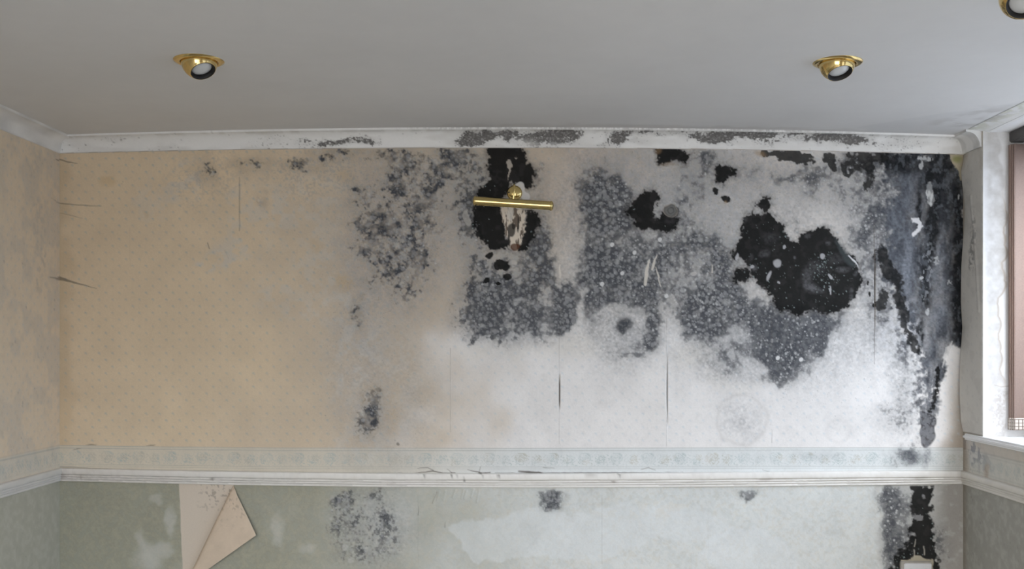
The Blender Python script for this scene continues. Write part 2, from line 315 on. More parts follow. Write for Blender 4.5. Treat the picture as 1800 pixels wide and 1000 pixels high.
    c.mix(m * (.95 * (1 - lf) + lf * np.clip(.56 + 1.0 * (fbm(X, Y, 13, 108, 3) - .22), .3, 1)), SLATE)
    c.mul(1 + np.clip(film + D, 0, 1) * (.40 * (n4 - .5) + .10 * (n1 - .5)))
    smooth = 1 - .65 * sst(1280, 1340, X)
    c.mix(.55 * c.ells([(1385,610,50,40,.8),(1350,570,36,24,.6),(1380,645,30,18,.7),(1430,575,34,18,.6),(1235,545,40,44,.45),(1090,385,34,40,.4),(1105,470,50,34,.4)], 12, 109) * (.4 + .9 * n2).clip(0, 1.1), (.055, .060, .071))
    lt = c.spots(D * D + .0, 6500, .7, 3.6, 121, 1.8, 2.8, .2)
    c.mix(smooth * np.clip(lt * D * 1.0, 0, .50), (.40, .405, .415))
    wt = c.spots(D * sst(1000, 1200, X) + .05 * D, 2200, .5, 2.2, 122, .9, 2, .4)
    c.mix(wt * .55 * sst(.2, .6, D), (.72, .72, .72))
    big = c.spots(np.clip(D, 0, .8) * sst(.25, .4, D), 420, 2.5, 5.2, 123, 2.6, 1.8, .25)
    c.mix(smooth * big * .36, (.58, .575, .56))
    sp = c.spots(np.clip(film, 0, 1) * .6 + c.ells([(560,420,90,90,.3),(430,880,20,24,.4),(500,960,40,30,.3),(610,640,60,160,.35),(300,320,120,60,.12),(1650,700,30,60,.5),(1460,660,120,80,.5),(1440,800,90,14,.5)]), 4200, .30, .95, 124, .7, 2.5, .2)
    c.mix(sp * .5, (.13, .13, .135))
    c.mix(.8 * c.ells([(1098,570,13,12,.9)], 4, 127) * (.5 + n4 * .8).clip(0, 1), SLATE)
    # ring left by a colony on the pale paper
    for (cx, cy, r, a) in ((1304,738,44,.22),(1474,758,20,.14),(1095,575,68,.12)):
        q = np.sqrt((X - cx) ** 2 + (Y - cy) ** 2) + (n2 - .5) * 5
        c.mix(a * np.exp(-((q - r) / 3.5) ** 2), (.48, .46, .44))
    q = np.sqrt((X - 1304) ** 2 + (Y - 741) ** 2)
    c.mix(.5 * sst(9, 4, q) * sst(1.5, 4, q), (.42, .42, .43))
    # --- the soaked corner: running slate wash with dark runs in it
    sd = c.new()
    d, w = c.poly([(1548,255),(1700,255),(1700,610),(1672,606),(1662,640),(1652,690),(1644,735),(1632,748),(1618,742),(1612,690),(1612,640),(1600,604),(1586,575),(1575,540),(1562,500),(1556,470),(1560,420),(1555,380),(1560,340),(1548,310)], 30, 7, 16, 131)
    sd[w] = np.where(X[w] > 1640, sst(6, -7, d + (vnoise(X[w], Y[w], 3, 137) - .5) * 6), sst(14, -16, d + (fbm(X[w], Y[w], 7, 138, 3) - .5) * 34))
    run = fbm(X, Y, 12, 132, 3, sy=40)
    wash = fbm(X, Y, 24, 133, 4, sy=46)
    c.mix(sd * np.clip(.90 + .3 * (run - .5), 0, .97), (.058, .064, .078))
    c.mix(sd * .75 * c.ells([(1580,340,26,44,.8),(1596,470,12,80,.85),(1575,420,20,50,.6),(1650,480,14,50,.7),(1660,540,20,50,.6),(1630,650,12,70,.25),(1600,560,9,40,.5),(1610,300,8,20,.4)], 6, 134) * (.35 + 1.1 * (wash - .2)).clip(0, 1.1), (.25, .27, .31))
    dk = c.ells([(1575,285,30,20,.9),(1620,280,40,22,.75),(1660,290,22,40,.7),(1640,360,11,70,1),(1637,320,17,26,.9),(1616,370,4,44,.9),(1638,410,9,60,.95),(1628,480,12,56,.75),(1622,520,8,36,.8),(1618,590,4,30,.85),(1686,440,12,150,1),(1684,560,14,60,.9),(1672,340,16,60,.6),(1655,330,10,60,.5),(1690,590,10,30,.8)], 5, 135)
    c.mix(sd * np.clip(dk * (1.1 + .5 * (n1 - .5)), 0, 1) * .96, (.014, .015, .017))
    c.mix(sd * .30 * sst(.5, .9, run), (.022, .025, .03))
    c.mix(sd * .30 * sst(.5, .9, fbm(X, Y, 6, 136, 4, sy=9)), (.20, .22, .25))
    c.mul(1 + sd * .5 * (fbm(X, Y, 3, 139, 3) - .5))
    # --- black growth
    B = c.new()
    for k, P in enumerate(BLK):
        d, w = c.poly(P, 24, 4.2, 8, 140 + 3 * k)
        if w:
            d = d + (n3[w] - .5) * 5
            B[w] = np.maximum(B[w], sst(2.4, -2.0, d)); c.mix(.45 * sst(11, 0, d), (.12, .115, .11), w)
    d, w = c.poly([(1542,432),(1556,434),(1566,455),(1570,474),(1586,486),(1584,505),(1592,540),(1598,575),(1614,600),(1616,622),(1606,618),(1592,596),(1582,570),(1572,530),(1574,505),(1564,490),(1552,484),(1550,470),(1556,462)], 20, 4, 8, 171)
    B[w] = np.maximum(B[w], sst(3, -3, d + (n1[w] - .5) * 8) * .93)
    d, w = c.poly([(1650,640),(1652,660),(1649,690),(1643,716),(1634,728),(1632,722),(1640,700),(1644,672),(1645,650)], 16, 2.5, 6, 172)
    B[w] = np.maximum(B[w], sst(2, -2, d + (n3[w] - .5) * 4))
    d, w = c.poly([(1602,852),(1640,852),(1637,880),(1637,910),(1641,940),(1640,965),(1652,985),(1650,1020),(1562,1020),(1570,985),(1580,968),(1594,958),(1602,940),(1600,920),(1604,900),(1603,875)], 30, 4.5, 9, 173)
    B[w] = np.maximum(B[w], sst(3.5, -3, d + (n1[w] - .5) * 9) * sst(-1, 2, Y[w] - v_rail_low(X[w]) - 2))
    sm = c.ells([(x, y, a, b, 1) for x, y, a, b in BLK_SMALL], 3, 174, 1.0)
    B = np.maximum(B, sst(.35, .7, sm + (n3 - .5) * .35))
    tp = c.ells([(1385,276,26,9,.9),(1410,280,22,10,.85),(1370,270,14,8,.8),(1462,280,12,16,.9),(1470,295,6,8,.7),(1505,280,26,18,.72),(1528,300,10,34,.72),(1545,275,20,14,.7),(1490,300,14,10,.6),(1345,268,10,6,.6),(1554,520,9,14,.85),(1548,535,9,6,.8),(1549,450,10,16,.85)], 7, 175)
    B = np.maximum(B, sst(.30, .62, tp + ((n1 - .5) * .7 + (n3 - .5) * .2) * sst(0, .3, tp)) * .93)
    c.mix(B * .97, BLACK)
    # velvet variation, paler bloom and pin spots inside the black
    c.mix(B * .35 * sst(.55, .85, fbm(X, Y, 12, 181, 3)), (.045, .043, .042))
    bl = c.ells([(1418,488,9,16,.55),(1426,506,12,8,.75),(1440,511,10,6,.5),(1434,470,14,12,.3),(1480,475,12,5,.5),(1470,455,14,10,.3),(1352,420,14,10,.30),(1343,447,9,6,.5),(1310,385,6,6,.3),(1420,414,5,5,.5),(1457,427,4,4,.5),(1395,453,3,3,.7),(1320,450,4,5,.4),(1504,483,4,4,.6),(1496,512,4,4,.6),(1495,522,4,4,.6),(1324,470,5,6,.7),(1176,385,8,8,.1),(1555,470,5,5,.3)], 3, 182)
    c.mix(np.clip(bl * (.3 + 1.3 * n4), 0, 1) * np.minimum(B + .2, 1) * .75, (.15, .15, .16))
    d, w = c.poly([(1468,418),(1478,428),(1492,448),(1506,466),(1498,470),(1484,456),(1474,438)], 12, 2, 8, 183)
    c.mix(.75 * sst(4, -4, d), (.07, .082, .086), w)
    bs = c.spots(B * c.ells([(1448,480,20,34,1),(1430,480,12,20,.6),(1400,500,110,60,.12),(1340,420,40,50,.10),(885,390,60,60,.06),(1630,910,20,70,.10),(1590,985,26,20,.5),(1150,370,60,40,.03)]), 330, .40, 1.3, 184, .8, 2.4, .25)
    c.mix(bs * .65, (.45, .55, .54))
    rim = c.line([(1491,448,.7),(1498,457,1.3),(1504,464,1.0),(1508,468,.4)], 1.5, 2)
    c.mix(rim * .9, (.80, .80, .82))
    for (x, y, a, b, r) in ((1367,462,9,9,20),(1378,432,3.5,3.5,0),(1352,486,3.2,11,20),(1446,452,5,5,0),(1370,495,3,2,40),(1296,452,2.4,8,15),(1324,468,4,3,30),(1459,487,3,7,-40),(1461,510,1.6,9,5)):
        v = c.ells([(x, y, a, b, 1, r)], 2.5, int(x)); c.mix(sst(.35, .8, v) * .8, (.50, .50, .52))
    for (x, y) in ((1160,421),(1058,499),(1116,444),(1076,430),(1367,629),(1408,632),(1171,520),(1094,480)):
        v = c.ells([(x, y, 3.6, 4.2, 1, 30)], .6, int(x)); c.mix(sst(.3, .7, v) * .9, (.72, .72, .72))
    # colony rings near the middle blob
    q = np.sqrt((X - 1179) ** 2 + (Y - 370) ** 2) + (n1 - .5) * 3
    c.mix(sst(13.5, 11.5, q) * .85, (.36, .33, .29)); c.mix(sst(10, 8.5, q), (.17, .17, .165))
    c.mix(.7 * np.exp(-((q - 10) / 1.3) ** 2) + .6 * np.exp(-((q - 5) / 1.0) ** 2), (.05, .05, .05))
    c.mix(.7 * np.exp(-((q - 13) / 1.2) ** 2) * sst(-4, 6, X - 1179 + (Y - 370)), (.03, .03, .03))
    # --- bare plaster tongue and rust under the picture light
    d, w = c.poly([(880,366),(924,366),(922,400),(917,424),(908,441),(898,436),(890,410),(884,388)], 12, 3, 7, 191)
    t = sst(1.5, -1.5, d)
    c.mix(t, (.70, .62, .52), w)
    brn = fbm(X, Y, 4, 192, 3, sy=14)
    c.mix(t * .85 * sst(.56, .68, brn[w]), (.07, .045, .03), w)
    c.mix(sst(.3, .6, c.ells([(899,402,8,14,1),(893,422,3,14,.7),(911,390,2.5,20,.6)], 4, 193)) * .88, (.03, .028, .026))
    c.mix(sst(.3, .7, c.ells([(899,375,7,14,1)], 3, 194)) * .85, (.66, .62, .56))
    c.mix(sst(.3, .7, c.ells([(905,433,8,7,1)], 3, 195)) * .85, (.10, .035, .015))
    v = c.ells([(894,288,5,8,.9),(893,306,2,14,.7),(905,276,4,4,.6)], 4, 196)
    c.mix(sst(.35, .6, v + (n3 - .5) * .5 * sst(0, .3, v)) * .7, (.58, .52, .45))
    c.mix(sst(.4, .6, c.ells([(913,331,10,12,1),(925,345,9,8,.8)], 2, 197)) * .9, (.70, .68, .66))
    c.mix(sst(.35, .6, c.ells([(822,385,6,16,1,-18),(900,462,9,6,.9),(852,325,9,4,.6,-30)], 4, 198)) * .45, (.62, .59, .55))
    # rusty fringes
    c.mix(.6 * c.ells([(1337,268,12,5,.9,20),(1158,266,6,6,.6),(1176,287,12,3,.5),(1276,356,3,3,.8)], 3, 199), (.36, .24, .13))
    # scrapes
    for L in ([(1142,456,1.2),(1138,472,2.8),(1134,500,3.0)], [(1154,448,1),(1150,464,2.4),(1147,474,1.6)], [(1153,470,.6),(1158,488,1.3),(1161,502,.8)], [(984,466,1),(985,480,2),(984,488,1)], [(1252,466,.8),(1252,478,1.2)]):
        c.mix(c.line(L, 1.3, 1.2) * .92, (.70, .66, .60))
    c.mix(sst(.4, .6, c.ells([(1220,480,6,4,1)], 2, 201)) * .6, (.66, .63, .60))
    # peeled bits in the soaked corner
    d, w = c.poly([(1602,383),(1614,381),(1618,388),(1622,398),(1618,405),(1614,410),(1604,416),(1604,408),(1612,402),(1614,394),(1604,390)], 10, 1.6, 5, 202)
    c.mix(sst(1.2, -1.2, d) * .95, (.76, .76, .78), w)
    d, w = c.poly([(1631,320),(1636,318),(1641,338),(1643,352),(1636,363),(1630,354),(1628,340)], 10, 1.2, 5, 203)
    t = sst(1.2, -1.2, d)
    c.mix(t * (.35 + .6 * sst(.35, .6, fbm(X, Y, 3, 204, 2, sy=12)[w])), (.62, .63, .63), w)
    v = c.ells([(1619,292,4,8,1,10),(1620,278,9,5,.7),(1633,280,8,5,.6),(1632,550,3,8,.8),(1619,489,4,3,1),(1684,346,1.6,5,.9,15),(1646,458,8,9,.5),(1669,495,7,6,.5)], 3, 205)
    c.mix(sst(.3, .7, v + (n3 - .5) * .6 * sst(0, .3, v)) * .75, (.56, .57, .58))
    cr = c.ells([(1628,480,12,56,.9),(1628,455,14,30,.7)], 3, 206) * sst(.60, .74, fbm(X, Y, 4, 207, 2, sy=7))
    c.mix(cr * .6, (.34, .36, .39))
    d, w = c.poly([(1666,262),(1700,262),(1700,312),(1688,316),(1684,300),(1676,290),(1670,278)], 12, 2.5, 7, 208)
    c.mix(sst(1.5, -1.5, d), (.50, .44, .32), w)
    c.mix(c.ells([(1683,279,8,7,.8)], 3, 209) * .8, (.22, .25, .05))
    # crackled foot of the run and its drips
    v = c.ells([(1628,740,14,16,1),(1630,765,14,20,1),(1622,730,8,10,.8)], 4, 210)
    ck = c.spots(v, 160, 1.2, 3.6, 211, 1.0, 1.4, .5)
    t = sst(.3, .6, v)
    c.mix(t * .92, (.05, .05, .055)); c.mix(t * ck * .45, (.34, .35, .38))
    c.mix(c.ells([(1628,800,8,22,.9),(1600,803,24,12,.6)], 6, 212) * (.3 + .8 * n4).clip(0, 1) * .8, (.15, .16, .19))
    for L in ([(1674,600,.8),(1668,612,2.4),(1660,632,1.6),(1657,645,.6)], [(1664,612,.5),(1658,630,1)]):
        c.mix(c.line(L, 1.6, 1.6) * .85, (.66, .65, .64))
    # vertical grain pushing white bloom left of the runs
    bl2 = c.ells([(1600,600,22,40,.7),(1590,560,24,40,.55),(1560,580,26,50,.5),(1608,680,9,60,.7)], 6, 213) * sst(.45, .7, fbm(X, Y, 7, 214, 3))
    c.mix(bl2 * .5 * (1 - B), (.74, .75, .78))
    # streaks of the lower black stripe
    for L in ([(1609,948,.8),(1608,960,1.0)], [(1624,960,.8),(1625,974,1.4)], [(1607,966,1.2),(1608,980,.8)]):
        c.mix(c.line(L, 1.2, 1) * .7, (.45, .43, .38))
    v = c.ells([(1615,912,7,8,.9,20),(1606,905,4,10,.5),(1622,870,4,8,.5)], 4, 215)
    c.mix(sst(.35, .6, v + (n1 - .5) * .5 * sst(0, .3, v)) * .6, (.36, .36, .37))
    d, w = c.poly([(1582,1010),(1583,985),(1600,983),(1608,976),(1618,977),(1628,984),(1640,983),(1642,1010)], 8, 1.5, 6, 216)
    c.mix(sst(1, -1, d) * .9, (.46, .42, .33), w)
    # --- cracks and splits in the paper
    dark = (.10, .08, .065)
    for L, a in (([(84,357,.5),(96,356,.9),(112,358,1.0),(150,361,.8),(178,362,.4)], .55), ([(95,372,.4),(128,379,.6),(145,384,.3)], .4), ([(92,284,.4),(104,280,1.2),(122,285,1.2),(136,287,.4)], .6),
                 ([(102,488.5,4.0),(112,491,2.6),(125,495,1.8),(148,501,.9),(170,507,.3)], .62), ([(421,312,.5),(421,340,.8),(421,406,.5)], .55), ([(100,820,.8),(180,824,.7),(290,827,.6)], .4),
                 ([(700,831,.4),(720,833,.7),(742,830,.8),(760,828,1.0),(780,832,.9),(800,831,.6)], .8), ([(734,823,.4),(752,822,.8),(762,827,.8)], .55), ([(786,824,.4),(795,832,.8)], .6), ([(822,826,.4),(840,829,1),(848,832,1.6),(862,830,.8)], .85),
                 ([(845,820,.6),(842,831,.9)], .5), ([(912,828,1.2),(930,830,2.0),(946,830,1.6),(960,833,.5)], .8), ([(955,822,.8),(975,823,.5)], .4), ([(1127,825,.5),(1140,822,.7),(1152,826,.4)], .5), ([(1340,826,.4),(1352,829,.7)], .4),
                 ([(870,831.3,.4),(1000,831.0,.8),(1100,830.7,.8),(1200,830,.4)], .75), ([(736,890,.4),(735,905,.7)], .5), ([(760,885,.5),(768,865,1.0)], .4), ([(783,918,.4),(782,926,.9)], .5),
                 ([(365,427,.8),(368,437,.9)], .6), ([(395,440,.4),(402,455,.4)], .2), ([(699,780,2.6),(700,781,2.4)], .6), ([(1536,395,.4),(1537,470,1.1),(1537,560,1.1),(1537,640,.3)], .7), ([(1357,545,.4),(1357,610,.6)], .3), ([(1357,755,.4),(1357,778,.7)], .35),
                 ([(792,612,.4),(792,700,.7),(792,760,.3)], .35), ([(228,400,.3),(229,470,.3)], .1), ([(983,560,.4),(983,780,.4)], .3), ([(1172,560,.4),(1172,784,.4)], .35), ([(735,870,.4),(735,990,.4)], .15), ([(1058,870,.4),(1058,990,.4)], .2), ([(1245,870,.3),(1245,990,.3)], .1)):
        c.mix(c.line(L, 1.2, .5) * a, dark)
    c.mix(.6 * sst(.3, .7, c.ells([(135,790,9,1.5,.6),(160,783,14,1.5,.6),(265,783,10,1.5,.6)], 2, 221)), (.12, .10, .08))
    # ruckled paper under the rail
    for x, y, l in ((765,868,16),(772,865,14),(783,863,16),(800,862,12),(815,860,16),(820,862,14),(832,860,14),(842,862,20)):
        c.h += .003 * c.line([(x, y, 1.2), (x - 4, y + l, .6)], 3)
    # --- relief: lifted seams (the left sheet stands proud of the right) and slits between sheets
    def env(ya, ym, yb): return np.where(Y < ym, sst(ya, ym, Y), sst(yb, ym, Y))
    for xs, wd, A, ya, ym, yb, hw in ((1172,46,.011,570,690,790,1.1),(983,26,.005,620,692,750,1.3),(1537,18,.004,385,500,640,1.0),(792,14,.0025,600,680,770,.4),(421,8,.0015,300,360,410,.5)):
        e = env(ya, ym, yb)
        c.h += A * e * np.where(X < xs, np.exp(-np.maximum(xs - X, 0) / wd), 0)
        if hw > .6:
            slit = np.clip((hw * e ** 1.5 - np.abs(X - xs - .6)) / .6 + .3, 0, 1) * (e > .15)
            c.h -= .016 * slit
            c.mix(slit * .8, (.16, .14, .12))
    c.h += .0022 * (fbm(X, Y, 60, 231, 2, sy=120) - .5) * sst(760, 900, X) + .0007 * (fbm(X, Y, 9, 232, 2) - .5) * np.clip(D + film, 0, 1)
    c.h += .0016 * B * (n1 - .2)
    # paper grain
    c.mul(1 + .05 * (vnoise(X, Y, 2.0, 241) - .5) + .07 * (fbm(X, Y, 40, 242, 3) - .5))
# ------------------------------------------------------------------ mesh and material helpers
def uz(v): return EYE - (v - V0) * S          # wall unit -> height
def ux(u): return (u - U0) * S                # wall unit -> x

def tag(o, label=None, cat=None, group=None, kind=None):
    if label: o['label'] = label
    if cat: o['category'] = cat
    if group: o['group'] = group
    if kind: o['kind'] = kind
    return o

def link(name, me, mat=None, parent=None, smooth=False):
    o = bpy.data.objects.new(name, me); COL.objects.link(o)
    if mat: me.materials.append(mat)
    if parent: o.parent = parent
    if smooth:
        me.polygons.foreach_set('use_smooth', [True] * len(me.polygons))
    return o

def empty(name, loc):
    o = bpy.data.objects.new(name, None); o.location = loc; o.empty_display_size = .05; COL.objects.link(o)
    return o

def from_bm(name, bm, mat=None, parent=None, smooth=False):
    bmesh.ops.recalc_face_normals(bm, faces=bm.faces)
    me = bpy.data.meshes.new(name); bm.to_mesh(me); bm.free()
    return link(name, me, mat, parent, smooth)

class Patches:      # rectangular vertex sheets gathered into one mesh, with a colour per vertex
    def __init__(s): s.v = []; s.q = []; s.c = []; s.n = 0
    def sheet(s, P, C=None):                    # P: (ny, nx, 3)
        ny, nx = P.shape[:2]
        if C is None: C = (.7, .7, .7)
        C = np.broadcast_to(np.array(C, np.float32), P.shape) if np.ndim(C) == 1 else C
        idx = s.n + np.arange(ny * nx).reshape(ny, nx)
        q = np.stack([idx[:-1, :-1], idx[1:, :-1], idx[1:, 1:], idx[:-1, 1:]], -1).reshape(-1, 4)
        s.v.append(P.reshape(-1, 3)); s.q.append(q); s.c.append(C.reshape(-1, 3)); s.n += ny * nx
    def rect(s, a, b, c, d, C=None):            # four corners, in order
        s.sheet(np.array([[a, d], [b, c]], np.float32), C)
    def box(s, x0, x1, y0, y1, z0, z1, C=None, skip=''):
        if '-x' not in skip: s.rect((x0, y0, z1), (x0, y0, z0), (x0, y1, z0), (x0, y1, z1), C)
        if '+x' not in skip: s.rect((x1, y1, z1), (x1, y1, z0), (x1, y0, z0), (x1, y0, z1), C)
        if '-y' not in skip: s.rect((x1, y0, z1), (x1, y0, z0), (x0, y0, z0), (x0, y0, z1), C)
        if '+y' not in skip: s.rect((x0, y1, z1), (x0, y1, z0), (x1, y1, z0), (x1, y1, z1), C)
        if '-z' not in skip: s.rect((x0, y0, z0), (x1, y0, z0), (x1, y1, z0), (x0, y1, z0), C)
        if '+z' not in skip: s.rect((x0, y1, z1), (x1, y1, z1), (x1, y0, z1), (x0, y0, z1), C)
    def make(s, name, mat, parent=None, smooth=True):
        V = np.concatenate(s.v).astype(np.float32); Q = np.concatenate(s.q).astype(np.int32); K = np.concatenate(s.c).astype(np.float32)
        me = bpy.data.meshes.new(name)
        me.vertices.add(len(V)); me.vertices.foreach_set('co', V.ravel())
        me.loops.add(len(Q) * 4); me.loops.foreach_set('vertex_index', Q.ravel())
        me.polygons.add(len(Q)); me.polygons.foreach_set('loop_start', np.arange(len(Q), dtype=np.int32) * 4)
        try: me.polygons.foreach_set('loop_total', np.full(len(Q), 4, np.int32))
        except Exception: pass
        me.update(calc_edges=True)
        at = me.attributes.new('stain', 'FLOAT_COLOR', 'POINT')
        at.data.foreach_set('color', np.concatenate([K, np.ones((len(K), 1), np.float32)], 1).ravel())
        me.validate()
        return link(name, me, mat, parent, smooth)

def mat_new(name):
    m = bpy.data.materials.new(name); m.use_nodes = True
    n = m.node_tree.nodes; b = n['Principled BSDF']
    return m, m.node_tree, n, b

def stained(name, rough=.85, grain=.05, scale=160, bump=.12):
    m, t, n, b = mat_new(name)
    a = n.new('ShaderNodeAttribute'); a.attribute_name = 'stain'
    tx = n.new('ShaderNodeTexCoord'); no = n.new('ShaderNodeTexNoise'); no.inputs['Scale'].default_value = scale; no.inputs['Detail'].default_value = 4
    t.links.new(tx.outputs['Object'], no.inputs['Vector'])
    mr = n.new('ShaderNodeMapRange'); mr.inputs['To Min'].default_value = 1 - grain; mr.inputs['To Max'].default_value = 1 + grain
    t.links.new(no.outputs['Fac'], mr.inputs['Value'])
    mx = n.new('ShaderNodeVectorMath'); mx.operation = 'MULTIPLY'
    t.links.new(a.outputs['Color'], mx.inputs[0]); t.links.new(mr.outputs[0], mx.inputs[1])
    t.links.new(mx.outputs[0], b.inputs['Base Color'])
    bp = n.new('ShaderNodeBump'); bp.inputs['Strength'].default_value = bump; bp.inputs['Distance'].default_value = .002
    t.links.new(no.outputs['Fac'], bp.inputs['Height']); t.links.new(bp.outputs[0], b.inputs['Normal'])
    b.inputs['Roughness'].default_value = rough; b.inputs['Specular IOR Level'].default_value = .15
    return m

def plain(name, rgb, rough=.6, metal=0, spec=.4, var=.06, scale=40, bump=0, rgb2=None):
    m, t, n, b = mat_new(name)
    tx = n.new('ShaderNodeTexCoord'); no = n.new('ShaderNodeTexNoise'); no.inputs['Scale'].default_value = scale; no.inputs['Detail'].default_value = 5
    t.links.new(tx.outputs['Object'], no.inputs['Vector'])
    rp = n.new('ShaderNodeValToRGB'); rp.color_ramp.elements[0].position = .3; rp.color_ramp.elements[1].position = .7
    lo = rgb2 or [c * (1 - var) for c in rgb]
    rp.color_ramp.elements[0].color = (*lo, 1); rp.color_ramp.elements[1].color = (*rgb, 1)
    t.links.new(no.outputs['Fac'], rp.inputs[0]); t.links.new(rp.outputs[0], b.inputs['Base Color'])
    b.inputs['Roughness'].default_value = rough; b.inputs['Metallic'].default_value = metal; b.inputs['Specular IOR Level'].default_value = spec
    if bump:
        bp = n.new('ShaderNodeBump'); bp.inputs['Strength'].default_value = bump; bp.inputs['Distance'].default_value = .001
        t.links.new(no.outputs['Fac'], bp.inputs['Height']); t.links.new(bp.outputs[0], b.inputs['Normal'])
    return m

M_PAPER = stained('mouldy_wallpaper')
M_PLASTER = stained('painted_plaster', .7, .03, 90, .06)
M_GLOSS = stained('painted_wood', .45, .03, 60, .04)
M_CEIL = stained('ceiling_emulsion', .9, .025, 14, .05)
M_BRASS = plain('polished_brass', (.80, .60, .26), .13, 1.0, var=.05, scale=25)
M_BRASS2 = plain('lacquered_brass', (.74, .58, .25), .16, 1.0, var=.08, scale=30)
M_DARK = plain('black_baffle', (.012, .011, .011), .5, var=.2)
M_LAMP = plain('frosted_lamp_glass', (.62, .63, .63), .18, spec=.6, var=.08, scale=12)
M_WHITE = plain('white_plastic', (.72, .73, .75), .35, var=.03)
M_GREYP = plain('pattress_plastic', (.42, .40, .36), .6, var=.15)
M_SCREW = plain('dark_screw', (.08, .07, .06), .4, .6, var=.2)
M_UPVC = plain('white_window_frame', (.80, .80, .80), .35, var=.02)
M_VANE = plain('pinkish_blind_fabric', (.60, .46, .40), .9, var=.10, scale=200, bump=.2)
def translucent(m, f):
    t = m.node_tree; n = t.nodes; b = n['Principled BSDF']; tl = n.new('ShaderNodeBsdfTranslucent'); mx = n.new('ShaderNodeMixShader')
    mx.inputs[0].default_value = f; tl.inputs['Color'].default_value = b.inputs['Base Color'].default_value
    src = b.inputs['Base Color'].links[0].from_socket; t.links.new(src, tl.inputs['Color'])
    t.links.new(b.outputs[0], mx.inputs[1]); t.links.new(tl.outputs[0], mx.inputs[2]); t.links.new(mx.outputs[0], n['Material Output'].inputs[0])
translucent(M_VANE, .45)
M_WEIGHT = plain('blind_weight_pocket', (.58, .52, .47), .8, var=.12, scale=300)
M_STITCH = plain('blind_thread', (.16, .12, .10), .9, var=.2)
M_RAIL = plain('dark_headrail', (.075, .07, .068), .5, var=.15)
M_CARPET = plain('beige_carpet', (.34, .31, .27), .95, var=.3, scale=220, bump=.6)

def glass_mat():
    m, t, n, b = mat_new('window_glass')
    out = n['Material Output']; n.remove(b)
    tr = n.new('ShaderNodeBsdfTransparent'); gl = n.new('ShaderNodeBsdfGlossy'); gl.inputs['Roughness'].default_value = .02
    mx = n.new('ShaderNodeMixShader'); mx.inputs[0].default_value = .05
    t.links.new(tr.outputs[0], mx.inputs[1]); t.links.new(gl.outputs[0], mx.inputs[2])
    t.links.new(mx.outputs[0], out.inputs[0])
    return m
M_GLASS = glass_mat()

# ------------------------------------------------------------------ back wall with its growth of mould
wb = Patches()
for ya, yb, g in ((222, 1010, 1.25), (1010, 1206, 4.0)):
    c = Canvas(103, 1695, ya, yb, g)
    paint_back_wall(c)
    # bare lining paper where the sheet under the rail has been folded away
    d, w = c.poly([(314.5, 846), (412, 846), (411, 853), (331, 1020), (323, 1035), (319, 960)], 6, .5, 20, 251)
    if w:
        t = sst(.8, -.8, d)
        c.mix(t, (.66, .575, .48), w)
        c.mix(t * .45 * sst(.70, .82, fbm(c.X, c.Y, 5, 252, 3)[w]) * sst(930, 860, c.Y[w]) * sst(335, 370, c.X[w]), (.16, .13, .11), w)
    P = np.stack([ux(c.X), -c.h, uz(c.Y)], -1)
    wb.sheet(P, np.clip(c.col, .004, .95))
tag(wb.make('wall_back', M_PAPER), kind='structure')

# ------------------------------------------------------------------ side walls
def paint_side(c, seed, right):
    X, Y = c.X, c.Y                      # X: wall units from the corner, Y as on the back wall
    n = fbm(X, Y, 40, seed, 4); n2 = fbm(X, Y, 9, seed + 3, 3)
    c.col[:] = np.array((.80, .67, .51) if not right else (.60, .56, .50), np.float32)
    c.mix(.4 * sst(.4, .75, n), (.60, .55, .48)); c.mix(.16 * sst(.55, .8, n2), (.50, .47, .43))
    c.mix(.34 * sprigs(X, Y, 23.6, 7, 5) * (Y < 783), SPRIG)
    yt = 822 if not right else 827
    inb = (Y > yt - 39) & (Y < yt)
    c.mix(inb * .45, (.62, .64, .60)); c.mix(inb * border_roses(X, Y, yt - 35) * .34, (.34, .43, .43))
    for dy in (-39, -35, -5):
        c.mix(.5 * np.clip(1 - np.abs(Y - yt - dy) / 1.2, 0, 1), (.34, .36, .34))
    lo = sst(-1, 1, Y - yt - 3)
    c.mix(lo, (.47, .46, .38) if not right else (.36, .355, .32)); c.mix(lo * .14 * sst(.5, .8, n2), (.58, .58, .54))
    sm = c.spots(sst(.5, .8, n), 700, .4, 2.2, seed + 9, 1.2, 3, .15)
    c.mix(sm * .4, (.16, .15, .15))
    if not right:
        c.mix(.4 * c.line([(0, 357, 1.0), (8, 356, .9), (30, 353, .5)], 1.2, 1), (.10, .08, .06))
        c.mix(.6 * c.line([(0, 489, 4.0), (10, 490, 1.8), (36, 489, .5)], 1.6, 1), (.15, .11, .08))
        c.mix(.6 * c.line([(0, 281, 1.2), (20, 284, .5)], 1.2, 1), (.10, .08, .06))
        c.mix(.3 * c.ells([(60, 470, 14, 20, .8), (75, 500, 12, 20, .7), (75, 400, 30, 60, .5), (90, 300, 30, 30, .5)], 6, 301) * sst(.4, .7, n2), (.22, .21, .20))
    else:
        g = c.ells([(26, 782, 24, 16, .9), (46, 790, 30, 12, .7), (34, 800, 16, 10, .6), (70, 800, 40, 20, .4)], 6, 302)
        c.mix(g * .85 * sst(.42, .66, n2), (.10, .105, .13)); c.mix(g * .3, (.62, .62, .64))
        c.mix(.5 * c.ells([(90, 812, 8, 8, .8), (86, 822, 8, 10, .8), (8, 810, 14, 30, .7)], 3, 303), (.34, .22, .13))
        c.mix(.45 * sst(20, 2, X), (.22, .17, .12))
    c.mul(1 + .10 * (n2 - .5))

